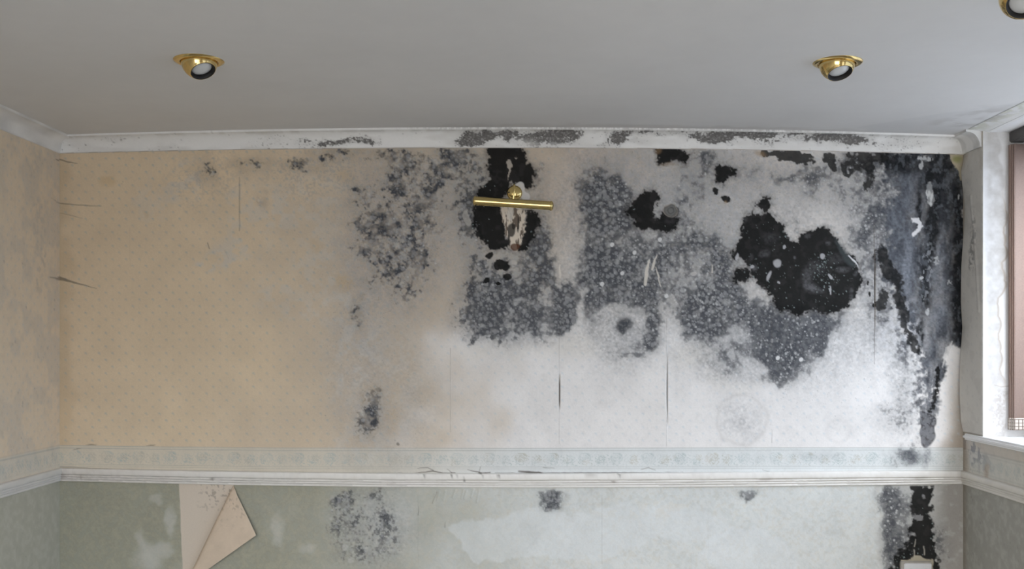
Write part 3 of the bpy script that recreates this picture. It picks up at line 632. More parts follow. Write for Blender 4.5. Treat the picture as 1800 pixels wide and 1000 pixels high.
wl = Patches()
c = Canvas(-2, 700, 222, 1206, 2.25); paint_side(c, 310, False)
wl.sheet(np.stack([np.full(c.X.shape, XL, np.float32), -c.X[:, ::-1] * S, uz(c.Y)], -1), c.col[:, ::-1])
wl.box(XL - .12, XL, YB - .2, -700 * S + .003, -.01, 2.5, (.62, .56, .47))
wl.box(XL - .12, XL - .01, -700 * S, .12, -.01, 2.5, (.62, .56, .47))
tag(wl.make('wall_left', M_PAPER), kind='structure')

XO = XR + .27                                  # outer face of the window wall
wr = Patches()
c = Canvas(-2, 76, 222, 1206, 1.5); paint_side(c, 320, True)          # pier beside the corner
m_ = c.X * S <= WT0
c1 = Canvas(-2, WT0 / S, 222, 1206, (WT0 / S + 2) / 50); c1.X = c1.X; paint_side(c1, 320, True)
wr.sheet(np.stack([np.full(c1.X.shape, XR, np.float32), -c1.X * S, uz(c1.Y)], -1), c1.col)
c2 = Canvas(WT0 / S, WT1 / S, 605 - (ZS - .02 - EYE) / S, 1206, 2.5); paint_side(c2, 320, True)   # apron under the sill
wr.sheet(np.stack([np.full(c2.X.shape, XR, np.float32), -c2.X * S, uz(c2.Y)], -1), c2.col)
# the window jamb: bleached paper with a scalloped damp line
c3 = Canvas(0, 112, 225, 770, 1.0)
X, Y = c3.X, c3.Y
c3.col[:] = np.array((.74, .74, .745), np.float32)
n = fbm(X, Y, 12, 331, 3); n5 = fbm(X, Y, 3, 332, 3)
edge = 26 + 6 * np.abs(np.sin(Y / 19)) + 4 * np.abs(np.sin(Y / 9.5 + 1)) + 7 * np.sin(Y / 57 + 1) + 8 * (fbm(X, Y, 30, 333, 2) - .5) + 10 * sst(430, 520, Y) * sst(560, 500, Y)
c3.mix(.62 * sst(2, -4, X - edge) * (.5 + .7 * n) * sst(-6, 14, X), (.42, .40, .38))
c3.mix(.75 * np.exp(-((X - edge) / 2.0) ** 2) * sst(300, 420, Y) * sst(700, 640, Y), (.40, .34, .28))
c3.mix(.5 * sst(330, 240, Y) * (.4 + .7 * n), (.50, .48, .45))
c3.mix(c3.line([(20, 672, .6), (30, 676, .9), (44, 675, .6)], 1.2, 2) * .6, (.35, .29, .24))
c3.mix(c3.ells([(23, 712, 9, 26, .7), (26, 690, 14, 10, .5), (22, 740, 10, 20, .5)], 8, 334) * .8 * sst(.38, .65, n5), (.42, .38, .36))
wr.sheet(np.stack([XR + X * S, np.full(X.shape, -WT0, np.float32), uz(Y)], -1), c3.col)
IN = (.72, .71, .68)
wr.box(XR + .02, XO, -WT0 + .001, .12, -.01, 2.5, IN)                                 # body of the pier
wr.box(XR + .004, XO, -WT1, -WT0, -.01, ZS - .03, IN)                                 # body under the sill
wr.box(XR, XO, -DT0, -WT1, -.01, 2.5, (.58, .54, .47))                                # wall past the window
wr.box(XR, XO, -DT1, -DT0, DZ, 2.5, (.58, .54, .47))
wr.box(XR, XO, YB - .2, -DT1, -.01, 2.5, (.58, .54, .47))
def prism_y(p, sec, y0, y1, C):                                                       # closed section in x,z drawn along y
    L = len(sec)
    for k in range(L):
        (xa, za), (xb, zb) = sec[k], sec[(k + 1) % L]
        p.rect((xa, y0, za), (xb, y0, zb), (xb, y1, zb), (xa, y1, za), C)
    cx = sum(a for a, _ in sec) / L; cz = sum(b for _, b in sec) / L
    for y in (y0, y1):
        for k in range(L):
            (xa, za), (xb, zb) = sec[k], sec[(k + 1) % L]
            p.rect((xa, y, za), (xb, y, zb), (cx, y, cz), (cx, y, cz), C)
tag(wr.make('wall_right', M_PAPER, smooth=False), kind='structure')

# lintel with its mildewed plaster edge
le = Patches()
c = Canvas(70, 720, 0, 40, 2.0); X, Y = c.X, c.Y
c.col[:] = np.array((.74, .74, .73), np.float32); n = fbm(X, Y, 14, 341, 4)
c.mix(.5 * sst(.35, .7, n) * sst(36, 14, Y), (.50, .50, .38)); c.mix(.6 * sst(.55, .8, fbm(X, Y, 30, 342, 3)) * sst(26, 0, Y), (.33, .31, .29))
tq = Y / 40
le.sheet(np.stack([1.825 + .085 * tq, -X * S, 2.3735 - .0155 * tq ** 2 + 0 * X], -1), c.col)
le.box(1.90, XO, -WT1, -WT0, ZH, 2.5, (.78, .78, .79))
tag(le.make('trim_1', M_PLASTER), kind='structure')

rw = Patches()
for (xa, xb, za, zb) in ((XL - .1, G0, -.01, 2.5), (G1, XO, -.01, 2.5), (G0, G1, -.01, GZ0), (G0, G1, GZ1, 2.5)):
    rw.box(xa, xb, YB - .16, YB, za, zb, (.62, .57, .48))
tag(rw.make('wall_rear', M_PAPER, smooth=False), kind='structure')

fl = Patches(); fl.box(XL - .1, XO, YB - .1, .1, -.05, 0, (.3, .26, .2))
tag(fl.make('floor', M_CARPET, smooth=False), kind='structure')

# ------------------------------------------------------------------ ceiling (old plaster, slightly crowned)
def zc(x):
    u = U0 + x * FPX / (DIST - .06)
    return EYE + (V0 - v_cove_top(np.clip(u, 60, 1740))) / FPX * (DIST - .06)
c = Canvas(-860, 800, -2300, 60, 6.0)
X, Y = c.X, c.Y
c.col[:] = np.array((.72, .715, .71), np.float32)
n = fbm(X, Y, 160, 351, 3)
c.mul(1 + .05 * (n - .5))
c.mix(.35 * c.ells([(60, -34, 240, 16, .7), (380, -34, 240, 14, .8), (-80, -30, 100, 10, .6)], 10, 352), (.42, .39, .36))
d, w = c.poly([(555, -62), (665, -186), (738, -256), (800, -340), (800, -20), (620, -20)], 20, 4, 40, 353)
c.mix(.55 * sst(3, -3, d), (.66, .66, .66), w)
c.mix(.5 * c.ells([(715, -150, 36, 60, .8), (700, -110, 40, 30, .7), (740, -200, 20, 60, .5)], 12, 354) * sst(.35, .7, fbm(X, Y, 26, 355, 3)), (.36, .34, .31))
ce = Patches()
ce.sheet(np.stack([X * S, Y * S, zc(X * S)], -1)[::-1], c.col[::-1])
tag(ce.make('ceiling', M_CEIL), kind='structure')

# ------------------------------------------------------------------ coving
def cove_profile(n=40):
    # (distance from wall, drop fraction 0 at the ceiling .. 1 at the lower edge)
    pts = [(.0650, -.12), (.0650, .115), (.0610, .120)]
    for k in range(n + 1):
        a = math.pi / 2 * k / n
        pts.append((.0600 - .0530 * math.sin(a), .122 + .835 * (1 - math.cos(a))))
    pts += [(.006, .985), (.0035, 1.0), (-.01, 1.0)]
    return np.array(pts, np.float32)
PR = cove_profile()
def paint_cove(c):
    X, Y = c.X, c.Y
    top = v_cove_top(X); lowv = v_cove_low(X); f = (Y - top) / (lowv - top)
    c.col[:] = np.array((.86, .855, .84), np.float32)
    n = fbm(X, Y, 16, 401, 3); n1 = fbm(X, Y, 3.2, 402, 2); n3 = vnoise(X, Y, 1.9, 403)
    c.mix(.22 * sst(.4, .8, fbm(X, Y, 60, 404, 3, sy=20)), (.52, .50, .46))
    c.mix(.35 * sst(.30, .05, f) * sst(.35, .7, n), (.40, .37, .33))
    D = c.ells([(545,254,30,8,.35),(585,248,26,8,.66),(620,246,30,7,.55),(650,248,22,6,.35),(470,252,40,8,.18),(205,243,40,6,.2),(300,262,30,5,.2),
                (830,246,24,12,.66),(860,236,40,8,.6),(815,255,16,6,.5),(905,238,40,10,.55),(950,244,34,14,.74),(985,242,34,14,.76),(1010,234,20,8,.6),
                (1085,240,22,14,.68),(1110,232,30,8,.6),(1120,250,20,5,.35),(1060,252,10,6,.4),(1230,238,30,9,.66),(1270,240,40,12,.78),(1310,238,40,10,.74),(1345,246,24,12,.5),
                (1390,240,30,10,.46),(1440,240,30,9,.66),(1475,244,34,9,.66),(1510,250,30,10,.4),(1560,256,30,8,.30),(1600,250,40,8,.18),(1170,232,40,5,.4),(1500,232,60,5,.3),(1390,232,60,5,.45)], 7, 405)
    N = .34 * n1 + .30 * n3 + .36 * n
    m = sst(-.04, .14, D * 1.08 - N)
    c.mix(np.clip(np.maximum(m, .35 * D), 0, 1) * .88, (.085, .078, .074))
    sp = c.spots(D + .006 + .02 * sst(700, 900, X), 2300, .35, 1.4, 406, .9, 2, .3); c.mix(sp * .6, (.07, .06, .055))
    wt = c.spots(D, 1500, .4, 1.5, 407, .9, 2, .3); c.mix(wt * .5, (.66, .65, .63))
    for (x, y, a, b) in ((960, 256, 60, 4), (925, 250, 18, 8), (1035, 246, 16, 12), (1160, 250, 40, 6), (1400, 256, 60, 5)):
        c.mix(.5 * c.ells([(x, y, a, b, .8)], 4, int(x)), (.74, .73, .71))
    c.mix(.8 * sst(.12, .09, f), (.92, .915, .90))
    # ragged paint along the crown edge
    c.mix(.65 * sst(.12, .02, f) * sst(.5, .62, n1 + .12 * sst(700, 900, X)) * sst(640, 800, X) * sst(1560, 1400, X), (.22, .20, .18))
    c.mix(.75 * np.exp(-((Y - lowv + .6) / .7) ** 2), (.36, .31, .26))
cc = Canvas(60, 1740, 212, 282, 1.0); paint_cove(cc)
def sample(c, u, v):
    i = np.clip(((u - c.x0) / c.g).round().astype(int), 0, c.nx - 1); j = np.clip(((v - c.y0) / c.g).round().astype(int), 0, c.ny - 1)
    return c.col[j, i]
cv = Patches()
U = np.arange(103, 1695.1, 1.6, dtype=np.float32)
d, f = PR[:, 0][:, None], PR[:, 1][:, None]
zl = uz(v_cove_low(U))[None, :]; zt = (EYE + (V0 - v_cove_top(U)) / FPX * (DIST - .06))[None, :]
Z = zt + (zl - zt) * f; Yc = -d + 0 * Z; Xc = ux(U)[None, :] + 0 * Z
vv = V0 - (Z - EYE) * FPX / (DIST + Yc)
cv.sheet(np.stack([Xc, Yc, Z], -1), sample(cc, U[None, :] + 0 * vv, vv))
tag(cv.make('trim_2', M_PLASTER, smooth=False), kind='structure')
def side_cove(name, xw, sgn, y0, y1, zl, zt, cap=False):
    p = Patches(); T = np.linspace(y0, y1, 60, dtype=np.float32)
    Z = zt + (zl - zt) * PR[:, 1][:, None] + 0 * T[None, :]
    X = xw - sgn * PR[:, 0][:, None] + 0 * Z; Y = T[None, :] + 0 * Z
    n = fbm(Y / S, Z / S, 30, 411, 3)[..., None]
    C = np.array((.86, .855, .84), np.float32) * (1 - .22 * sst(.45, .8, n))
    P = np.stack([X, Y, Z], -1)
    if sgn > 0: P = P[:, ::-1]; C = C[:, ::-1]
    p.sheet(P, C)
    if cap:
        for k in range(len(PR) - 1):
            a, b = PR[k], PR[k + 1]
            p.rect((xw - a[0], y1, zt + (zl - zt) * a[1]), (xw - b[0], y1, zt + (zl - zt) * b[1]), (xw, y1, zt + (zl - zt) * b[1]), (xw, y1, zt + (zl - zt) * a[1]), (.72, .72, .71))
    return tag(p.make(name, M_PLASTER, smooth=False), kind='structure')
side_cove('trim_3', XL, -1, .0, YB, uz(v_cove_low(105.)), EYE + (V0 - v_cove_top(105.)) / FPX * (DIST - .06))
side_cove('trim_4', XR, 1, .0, -WT0 + .012, uz(v_cove_low(1693.)), EYE + (V0 - v_cove_top(1693.)) / FPX * (DIST - .06), True)

# ------------------------------------------------------------------ dado rail
RP = np.array([(-.01, .0), (.010, .0), (.0165, .03), (.018, .08), (.018, .40), (.0165, .45), (.0085, .475), (.0085, .50), (.0145, .53), (.0150, .58), (.0145, .63), (.0075, .655), (.0075, .68), (.0130, .71), (.0132, .76), (.0125, .80), (.0078, .825), (.0078, .845), (.0105, .87), (.0105, .96), (.009, 1.0), (-.01, 1.0)], np.float32)
def paint_rail(c):
    X, Y = c.X, c.Y
    c.col[:] = np.array((.80, .775, .73), np.float32)
    c.mix(sst(500, 1100, X) * .6, (.86, .855, .84))
    n = fbm(X, Y, 30, 421, 3, sy=4); n2 = fbm(X, Y, 5, 422, 3)
    c.mix(.12 * sst(.5, .8, n), (.50, .45, .39)); c.mix(.08 * sst(.6, .85, n2), (.40, .36, .32)); c.mix(.35 * sst(500, 110, X), (.66, .58, .52))
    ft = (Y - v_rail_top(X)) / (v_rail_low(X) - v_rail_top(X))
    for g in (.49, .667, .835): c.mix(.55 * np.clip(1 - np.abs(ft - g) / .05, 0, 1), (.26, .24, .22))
    for L in ([(745, 833, .4), (770, 838, .7)], [(790, 830, .5), (800, 839, 1.0), (803, 834, .6)], [(836, 830, 1), (846, 832, 1.3), (852, 838, .5)], [(862, 834, .5), (866, 839, .8), (876, 834, .9), (882, 840, .6)], [(817, 840, .5), (818, 846, .6)], [(770, 840, .4), (775, 836, .5)], [(1085, 832, .5), (1098, 836, .8)]):
        c.mix(c.line(L, 1.1, .8) * .75, (.07, .06, .05))
    c.mix(c.ells([(374, 840, 3, 2.5, .9), (144, 838, 2, 6, .5), (1078, 846, 3, 2, .9), (1345, 842, 12, 3, .5), (1615, 840, 14, 3, .5), (108, 834, 8, 8, .6), (1688, 834, 8, 10, .5), (1040, 834, 10, 3, .5)], 1.5, 423) * .7, (.20, .16, .13))
    c.mix(sst(.5, .7, n2) * .15 * sst(250, 110, X), (.36, .30, .24))
cr_ = Canvas(90, 1710, 806, 866, 1.0); paint_rail(cr_)
rl = Patches()
d, f = RP[:, 0][:, None], RP[:, 1][:, None]
U = np.arange(103, 1695.1, 3.2, dtype=np.float32)
za, zb = uz(v_rail_top(U))[None, :], uz(v_rail_low(U))[None, :]
Z = za + (zb - za) * f; Y = -d + 0 * Z; X = ux(U)[None, :] + 0 * Z
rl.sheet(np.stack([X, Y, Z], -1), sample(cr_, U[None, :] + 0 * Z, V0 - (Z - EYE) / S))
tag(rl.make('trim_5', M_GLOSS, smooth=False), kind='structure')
def side_rail(name, xw, sgn, y1, za, zb, C):
    p = Patches(); T = np.linspace(0, y1, 120, dtype=np.float32)
    Z = za + (zb - za) * RP[:, 1][:, None] + 0 * T[None, :]
    X = xw - sgn * RP[:, 0][:, None] + 0 * Z; Y = T[None, :] + 0 * Z
    n = fbm(Y / S, Z / S, 26, 431, 3, sy=4)[..., None]
    K = np.array(C, np.float32) * (1 - .07 * sst(.5, .8, n))
    P = np.stack([X, Y, Z], -1)
    if sgn > 0: P = P[:, ::-1]; K = K[:, ::-1]
    p.sheet(P, K)
    return tag(p.make(name, M_GLOSS, smooth=False), kind='structure')
side_rail('trim_6', XL, -1, YB, uz(822), uz(844.7), (.72, .70, .66))
side_rail('trim_7', XR, 1, -DT0 + .01, uz(827), uz(850), (.70, .67, .62))
bs = Patches()
bs.box(XL, XR, -.018, .004, 0, .12, (.72, .70, .67))
tag(bs.make('baseboard_back', M_GLOSS, smooth=False), kind='structure')
bs = Patches(); bs.box(XL - .004, XL + .018, YB, -.018, 0, .12, (.72, .70, .67))
tag(bs.make('baseboard_left', M_GLOSS, smooth=False), kind='structure')
bs = Patches(); bs.box(XR - .018, XR + .004, -DT0 + .02, -.018, 0, .12, (.72, .70, .67))
tag(bs.make('baseboard_right', M_GLOSS, smooth=False), kind='structure')

# ------------------------------------------------------------------ windows
def bar(bm, x0, x1, y0, y1, z0, z1, bev=0):
    r = bmesh.ops.create_cube(bm, size=1)
    for v in r['verts']:
        v.co = Vector(((x0 + x1) / 2 + v.co.x * (x1 - x0), (y0 + y1) / 2 + v.co.y * (y1 - y0), (z0 + z1) / 2 + v.co.z * (z1 - z0)))
    if bev:
        es = list({e for v in r['verts'] for e in v.link_edges})
        bmesh.ops.bevel(bm, geom=es, offset=bev, segments=3, affect='EDGES', clamp_overlap=True)

w1 = empty('window_1', (XR + .2, -(WT0 + WT1) / 2, ZS)); tag(w1, kind='structure')
def local(o, parent):            # keep the mesh where it stands while hanging it under its thing
    o.parent = parent; o.matrix_parent_inverse = Matrix.Translation(parent.location).inverted()
    return o
bm = bmesh.new()
xa, xb = XR + .19, XR + .25
for (ya, yb, z0, z1) in ((-WT0 - .055, -WT0, ZS, ZH), (-WT1, -WT1 + .055, ZS, ZH), (-WT1, -WT0, ZS, ZS + .06), (-WT1, -WT0, ZH - .06, ZH), (-1.32, -1.26, ZS, ZH)):
    bar(bm, xa, xb, ya, yb, z0, z1, .006)
local(from_bm('window_frame', bm, M_UPVC), w1)
bm = bmesh.new(); bar(bm, xa + .025, xa + .031, -WT1 + .02, -WT0 - .02, ZS + .02, ZH - .02)
local(from_bm('window_pane', bm, M_GLASS), w1)
bm = bmesh.new()
bar(bm, XR - .026, XR + .19, -WT1 - .03, -WT0, ZS - .026, ZS, .009)
bar(bm, XR - .026, XR - .0005, -WT0 - .02, -.045, ZS - .026, ZS, .009)
local(from_bm('window_sill', bm, M_UPVC, smooth=False), w1)

w2 = empty('window_2', ((G0 + G1) / 2, YB - .1, GZ0)); tag(w2, kind='structure')
bm = bmesh.new()
for (x0, x1, z0, z1) in ((G0, G0 + .06, GZ0, GZ1), (G1 - .06, G1, GZ0, GZ1), (G0, G1, GZ0, GZ0 + .06), (G0, G1, GZ1 - .06, GZ1), ((G0 + G1) / 2 - .03, (G0 + G1) / 2 + .03, GZ0, GZ1)):
    bar(bm, x0, x1, YB - .12, YB - .06, z0, z1, .006)
local(from_bm('window_frame', bm, M_UPVC), w2)
bm = bmesh.new(); bar(bm, G0 + .02, G1 - .02, YB - .092, YB - .086, GZ0 + .02, GZ1 - .02)
local(from_bm('window_pane', bm, M_GLASS), w2)

d1 = empty('door_1', (XR + .2, -(DT0 + DT1) / 2, 0)); tag(d1, kind='structure')
bm = bmesh.new(); ym = -(DT0 + DT1) / 2
for (ya, yb, z0, z1) in ((-DT0 - .07, -DT0, .0, DZ), (-DT1, -DT1 + .07, .0, DZ), (-DT1, -DT0, .0, .10), (-DT1, -DT0, DZ - .07, DZ), (ym - .05, ym + .05, .0, DZ)):
    bar(bm, xa, xb, ya, yb, z0, z1, .006)
local(from_bm('door_frame', bm, M_UPVC), d1)
bm = bmesh.new(); bar(bm, xa + .025, xa + .031, -DT1 + .02, -DT0 - .02, .03, DZ - .02)
local(from_bm('door_pane', bm, M_GLASS), d1)

# ------------------------------------------------------------------ vertical blind drawn back to the corner of the window
vb = empty('vertical_blind', (XR + .14, -WT0 - .06, ZH - .04))
tag(vb, 'pinkish brown vertical blind gathered at the mould stained end of the window', 'blind')
bm = bmesh.new(); bar(bm, XR + .105, XR + .165, -WT1 + .02, -WT0 - .006, ZH - .045, ZH - .001, .004)
local(from_bm('head_rail', bm, M_RAIL), vb)
x0v, wv = XR + .100, .089
for k in range(5):
    yk = -WT0 - .012 - .006 * k
    bm = bmesh.new(); prev = None
    top, bot = ZH - .055, 1.172
    off = .004 * math.sin(k * 2.1) + .0015 * k
    cols = []
    for i in range(9):
        s_ = i / 8; x = x0v + off + wv * s_; y = yk + .006 * math.sin(math.pi * s_) + .002 * math.sin(k)
        cols.append((bm.verts.new((x, y, bot)), bm.verts.new((x, y, top))))
    for a, b in zip(cols, cols[1:]): bm.faces.new((a[0], b[0], b[1], a[1]))
    o = from_bm('vane', bm, M_VANE, smooth=True)
    sm_ = o.modifiers.new('thickness', 'SOLIDIFY'); sm_.thickness = .0008
    local(o, vb)
    bm = bmesh.new()
    bar(bm, x0v + off - .001, x0v + off + wv + .001, yk - .002, yk + .006, bot - .046, bot + .004, .0015)
    wgt = from_bm('bottom_weight', bm, M_WEIGHT); wgt.parent = o
    bm = bmesh.new()
    for z in (bot - .002, bot - .016, bot - .030, bot - .043):
        bar(bm, x0v + off - .0015, x0v + off + wv + .0015, yk - .0032, yk - .0018, z - .0012, z + .0012)
    for q in range(6):
        x = x0v + off + wv * (q + .2) / 5.4
        bar(bm, x - .0012, x + .0012, yk - .0032, yk - .0018, bot - .044, bot)
    st = from_bm('stitching', bm, M_STITCH); st.parent = o

# ------------------------------------------------------------------ loose paper
def paper_sheet(name, P, C, mat, thick=.0006):
    p = Patches(); p.sheet(P.astype(np.float32), C.astype(np.float32))
    o = p.make(name, mat)
    m = o.modifiers.new('thickness', 'SOLIDIFY'); m.thickness = thick; m.offset = 0
    return o
# the strip coming away between the corner and the window
zt_, zb_ = uz(272.5), ZS + .004
c = Canvas(-6, 78, 262, 772, 1.0); X, Y = c.X, c.Y
n = fbm(X, Y, 16, 441, 3); n2 = fbm(X, Y, 4, 442, 3)
c.col[:] = np.array((.60, .58, .54), np.float32)
c.mix(.3 * sst(.5, .8, n), (.46, .44, .41)); c.mix(.34 * sprigs(X, Y, 30, 3, 5), (.38, .40, .40))
c.mix(.7 * c.ells([(40, 440, 9, 36, .8, -8), (47, 405, 6, 34, .6, -8), (36, 468, 8, 10, .7)], 5, 443) * sst(.40, .62, n2), (.06, .06, .06))
c.mix(.5 * sst(330, 275, Y) * n, (.36, .30, .24))
vrow = np.linspace(271.5, 766, 260); tcol = np.linspace(0, 1, 40) ** 1.2
eu = np.interp(vrow, [271, 285, 302, 320, 356, 380, 410, 440, 470, 500, 535, 580, 620, 657, 700, 745, 766], [1696.5, 1693.5, 1690.2, 1691.5, 1696, 1696.6, 1695, 1692.6, 1690.6, 1690, 1689.6, 1692.3, 1689.8, 1687.8, 1687.6, 1689.4, 1693.6])
zr = np.linspace(zt_, zb_, 260)
T = np.zeros((260, 40)); Xp = np.zeros((260, 40))
for r_ in range(260):
    e = .013 + .006 * math.sin(r_ * .03)
    lift = XR - (eu[r_] - U0) * (DIST - e) / FPX           # how far the free edge stands off the wall
    t = e + (WT0 - .0005 - e) * tcol
    fall = np.clip(1 - (t - e) / (WT0 - e), 0, 1)
    ripple = .004 * np.sin(np.pi * np.clip((t - e) / (WT0 - e), 0, 1)) * (1 + .8 * math.sin(r_ * .045)) + .0035 * np.exp(-((t - (.105 + .0006 * (r_ - 60))) / .008) ** 2) * (40 < r_ < 150)
    Xp[r_] = XR - .0018 - max(lift, -.004) * fall ** 2.5 - ripple
    T[r_] = t
Pz = np.stack([Xp, -T, zr[:, None] + 0 * T], -1)
Cs = sample(c, T / S, vrow[:, None] + 0 * T)
st = paper_sheet('wallpaper_strip', Pz, Cs, M_PAPER)
tag(st, 'loose grey strip of wallpaper curling away between black mould and window', 'wallpaper')

# the triangle folded down below the dado rail
A = np.array([411.0, 853.5]); B = np.array([327.0, 1028.0]); Cn = np.array([455.5, 937.0])
ax = (B - A) / np.linalg.norm(B - A); nx_ = np.array([-ax[1], ax[0]])
if nx_ @ (Cn - A) < 0: nx_ = -nx_
L = np.linalg.norm(B - A); ca, cb = (Cn - A) @ ax, (Cn - A) @ nx_
ns, nb = 90, 60
Pf = np.zeros((ns, nb, 3)); Cf = np.zeros((ns, nb, 3), np.float32); BB = np.zeros((ns, nb)); UVx = np.zeros((ns, nb)); UVy = np.zeros((ns, nb))
for i in range(ns):
    a = L * i / (ns - 1)
    bmax = cb * (a / ca if a < ca else (L - a) / (L - ca)); bmax = max(bmax, .3)
    rr = min(6.5, bmax * .45) * (.55 + .45 * min(1, a / 60))
    for j in range(nb):
        s_ = j / (nb - 1)
        ph0, ph1 = -1.25, math.pi / 2
        arc = rr * (ph1 - ph0); tot = arc + max(bmax - rr, .01); q = s_ * tot
        if q < arc:
            ph = ph0 + q / rr; b = rr - rr * math.cos(ph); h = rr + rr * math.sin(ph)
        else:
            b = rr + (q - arc); h = 2 * rr + .02 * (q - arc) + .0009 * (q - arc) ** 2
        p = A + ax * a + nx_ * b
        UVx[i, j], UVy[i, j] = p; BB[i, j] = q
        Pf[i, j] = (ux(p[0]), -.0012 - h * S, uz(p[1]))
n = fbm(UVx, UVy, 18, 451, 3); n2 = fbm(UVx, UVy, 5, 452, 3)
Cf[:] = (.66, .54, .42)
Cf *= (1 + .10 * (n - .5))[..., None]
k = (.50 * np.exp(-BB / 13))[..., None]; Cf += k * (np.array((.36, .25, .15), np.float32) - Cf)      # shade of the rolled fold, painted in as brown
k = (.4 * sst(.70, .82, n2) * sst(940, 880, UVy))[..., None]; Cf += k * (np.array((.20, .16, .13), np.float32) - Cf)
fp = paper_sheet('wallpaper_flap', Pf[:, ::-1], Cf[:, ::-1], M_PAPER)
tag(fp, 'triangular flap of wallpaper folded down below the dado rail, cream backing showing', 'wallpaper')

# ------------------------------------------------------------------ lathe helper
def lathe(pts, seg=64, M=None, cap0=False, cap1=False):
    bm = bmesh.new(); rings = []
    for (r, z) in pts:
        rings.append([bm.verts.new((r * math.cos(2 * math.pi * k / seg), r * math.sin(2 * math.pi * k / seg), z)) for k in range(seg)])
    for a, b in zip(rings, rings[1:]):
        for k in range(seg): bm.faces.new((a[k], a[(k + 1) % seg], b[(k + 1) % seg], b[k]))
    if cap0: bm.faces.new(rings[0])
    if cap1: bm.faces.new(rings[-1])
    if M is not None: bm.transform(M)
    return bm

def aim(d):                      # rotation taking +Z to direction d
    return Vector((0, 0, 1)).rotation_difference(Vector(d).normalized()).to_matrix().to_4x4()

# ------------------------------------------------------------------ eyeball downlights
def downlight(loc, d, drop, label, ringtilt=(0, 0)):
    root = empty('eyeball_downlight', loc); tag(root, label, 'ceiling light', 'brass eyeball downlights in the ceiling')
    RT = Matrix.Rotation(ringtilt[0], 4, 'X') @ Matrix.Rotation(ringtilt[1], 4, 'Y')
    ring = [(.0585, .012), (.0585, -.002), (.0600, -.0065), (.0640, -.0075), (.0720, -.0050), (.0790, -.0015), (.0800, .0005), (.0800, .004)]
    from_bm('trim_ring', lathe(ring, 96, RT), M_BRASS, root, True)
    from_bm('ring_gap', lathe([(.0590, -.0005), (.0572, .001), (.0550, .006), (.052, .012)], 96, RT), M_DARK, root, True)
    Rb = .0570; cz = Matrix.Translation((0, 0, -drop)) @ aim(d)
    co = .0395; ro = math.sqrt(Rb * Rb - co * co)
    pts = []
    a0 = math.atan2(ro, co)
    for k in range(29):
        a = math.pi * .80 + (a0 - math.pi * .80) * k / 28
        pts.append((Rb * math.sin(a), Rb * math.cos(a)))
    pts += [(ro - .0008, co + .0012), (ro - .0018, co + .0004)]
    eb = from_bm('eyeball', lathe(pts, 96, cz), M_BRASS, root, True)
    b = from_bm('baffle', lathe([(ro - .0012, co + .0008), (ro - .0040, co - .0002), (ro - .0075, co - .006), (ro - .0085, co - .016)], 96, cz), M_DARK, eb, True)
    lm = [(0.0005, co - .0045)]
    for k in range(1, 13):
        a = k / 12; lm.append(((ro - .0082) * a, co - .0045 - .0085 * a ** 2.4))
    lm += [(ro - .0082, co - .022)]
    from_bm('lamp', lathe(lm, 64, cz), M_LAMP, eb, True)
    return root
def ceil_at(u, v):               # point of the ceiling behind wall units (u, v) as seen from the eye
    z = 2.40
    for _ in range(4):
        dd = (z - EYE) * FPX / (V0 - v); x = (u - U0) / FPX * dd; z = float(zc(x))
    return (x, dd - DIST, z)
downlight(ceil_at(350, 107), (.42, -.28, -.86), .002, 'brass eyeball downlight above the dry yellowed paper, turned towards the window', (0, R(-2)))
downlight(ceil_at(1471.5, 110), (.12, -.36, -.92), .002, 'brass eyeball downlight above the big black mould patch, turned away from the wall', (0, R(3)))
downlight((1.252, 2.45 - DIST, float(zc(1.252))), (-.30, -.62, -.72), .030, 'brass eyeball downlight cut off by the corner of the photo, hanging low from the ceiling')

# ------------------------------------------------------------------ picture light
ROS = (ux(904.5), -.002, uz(339.5))
pl = empty('picture_light', ROS); tag(pl, 'slanting brass picture light tube on the wall over black mould', 'picture light')
MY = Matrix.Rotation(math.pi / 2, 4, 'X')         # lathe axis towards the room
ros = []
for k in range(17):
    a = k / 16; ros.append((max(.0004, .033 * math.sin(math.pi / 2 * a)), .002 + .017 * math.cos(math.pi / 2 * a)))
ros += [(.0335, .001), (.0335, -.001)]
rose = from_bm('rosette', lathe(ros, 64, MY), M_BRASS2, pl, True)
for (dx, dz) in ((-.0245, .001), (.0195, -.003)):
    nrm = Vector((dx, -.020, dz)).normalized()
    bm = lathe([(.0003, .0025), (.0030, .0022), (.0042, .0008), (.0044, -.002)], 20, Matrix.Translation((dx, -.0125, dz)) @ aim(nrm))
    from_bm('screw', bm, M_SCREW, rose, True)
TC = Vector((ux(902) * 1 - ROS[0] + .0005, -.098, 0)); 
TC.x = (902 - U0) / FPX * (DIST - .10) - ROS[0]; TC.z = EYE + (V0 - 357.5) / FPX * (DIST - .10) - ROS[2]
def sweep(path, r, seg=16):
    bm = bmesh.new(); rings = []
    for i, p in enumerate(path):
        t = (Vector(path[min(i + 1, len(path) - 1)]) - Vector(path[max(i - 1, 0)])).normalized()
        a = Vector((1, 0, 0)); b = t.cross(a).normalized(); a = b.cross(t).normalized()
        rings.append([bm.verts.new(Vector(p) + a * (r * 1.25 * math.cos(2 * math.pi * k / seg)) + b * (r * math.sin(2 * math.pi * k / seg))) for k in range(seg)])
    for a, b in zip(rings, rings[1:]):
        for k in range(seg): bm.faces.new((a[k], a[(k + 1) % seg], b[(k + 1) % seg], b[k]))
    bm.faces.new(rings[0]); bm.faces.new(rings[-1])
    return bm
ctrl = [Vector((0, -.015, .004)), Vector((0, -.050, .022)), Vector((0, -.088, .022)), Vector((0, -.102, .004)), TC + Vector((0, -.001, .012))]
path = []
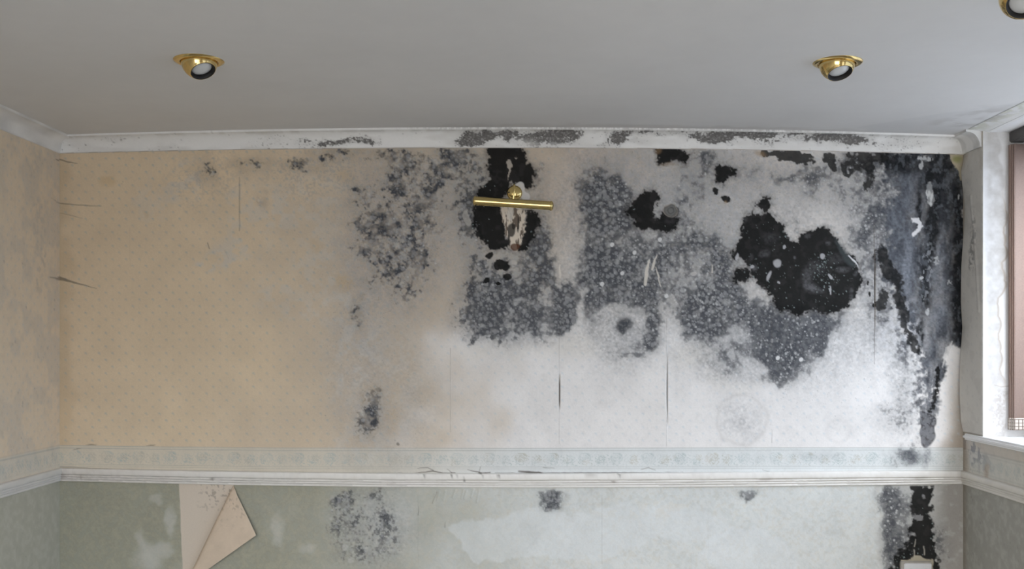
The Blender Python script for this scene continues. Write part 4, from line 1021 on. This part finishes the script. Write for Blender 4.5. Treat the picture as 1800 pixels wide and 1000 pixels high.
for k in range(25):
    t = k / 24 * (len(ctrl) - 1); i = min(int(t), len(ctrl) - 2); u = t - i
    p0, p1, p2, p3 = ctrl[max(i - 1, 0)], ctrl[i], ctrl[i + 1], ctrl[min(i + 2, len(ctrl) - 1)]
    path.append(.5 * ((2 * p1) + (p2 - p0) * u + (2 * p0 - 5 * p1 + 4 * p2 - p3) * u * u + (3 * p1 - p0 - 3 * p2 + p3) * u ** 3))
from_bm('arm', sweep(path, .0034), M_BRASS2, pl, True)
TL, TR_ = .327, .0192
TM = Matrix.Translation(TC) @ Matrix.Rotation(R(3.75), 4, 'Y')
bm = bmesh.new(); seg = 56; rows = []
a0, a1 = R(-58), R(238)                           # open slot faces down and back to the wall
for x in np.linspace(-TL / 2, TL / 2, 24):
    rows.append([[bm.verts.new((x, -r_ * math.cos(a0 + (a1 - a0) * k / seg), r_ * math.sin(a0 + (a1 - a0) * k / seg))) for k in range(seg + 1)] for r_ in (TR_, TR_ - .0012)])
for (o1, i1), (o2, i2) in zip(rows, rows[1:]):
    for k in range(seg):
        bm.faces.new((o1[k], o1[k + 1], o2[k + 1], o2[k])); bm.faces.new((i1[k], i2[k], i2[k + 1], i1[k + 1]))
    for k in (0, seg): bm.faces.new((o1[k], o2[k], i2[k], i1[k]))
bm.transform(TM); tube = from_bm('tube_shade', bm, M_BRASS2, pl, True)
for s_ in (-1, 1):
    pts = [(.0003, .0085), (.008, .0080), (.0135, .0062), (.0184, .0030), (.0203, .0005), (.0208, -.003), (.0203, -.006), (.0194, -.0065)]
    M = TM @ Matrix.Translation((s_ * TL / 2, 0, 0)) @ Matrix.Rotation(s_ * math.pi / 2, 4, 'Y')
    from_bm('end_cap', lathe(pts, 48, M), M_BRASS2, pl, True)
bm = lathe([(.0003, -.125), (.008, -.123), (.0115, -.115), (.0115, .115), (.008, .123), (.0003, .125)], 32, TM @ Matrix.Rotation(math.pi / 2, 4, 'Y'))
from_bm('strip_lamp', bm, M_LAMP, pl, True)

# ------------------------------------------------------------------ power socket at the foot of the black streak
sx0, sx1, sz1 = ux(1581.5), ux(1636.5), uz(985.8)
sk = empty('power_socket', ((sx0 + sx1) / 2, 0, sz1 - .043)); tag(sk, 'white double power socket half below the frame under the vertical black streak', 'socket')
W_, H_ = (sx1 - sx0) / 2, .043
bm = bmesh.new(); bar(bm, -W_, W_, -.014, .006, -H_, H_, .003); from_bm('back_box', bm, M_GREYP, sk)
bm = bmesh.new(); bar(bm, -W_ + .0125, W_ - .005, -.021, -.012, -H_ + .004, H_ - .0075, .003); fpz = from_bm('face_plate', bm, M_WHITE, sk)
for (dx) in (-.026, .040):
    bm = bmesh.new(); bar(bm, dx - .007, dx + .003, -.0245, -.0195, .006, .0125, .001); from_bm('switch', bm, M_SCREW, fpz)
for sx_ in (-.030, .034):
    bm = bmesh.new()
    bar(bm, sx_ - .002, sx_ + .002, -.0214, -.0195, -.008, -.001); bar(bm, sx_ - .0145, sx_ - .008, -.0214, -.0195, -.022, -.018); bar(bm, sx_ + .008, sx_ + .0145, -.0214, -.0195, -.022, -.018)
    from_bm('socket_holes', bm, M_DARK, fpz)
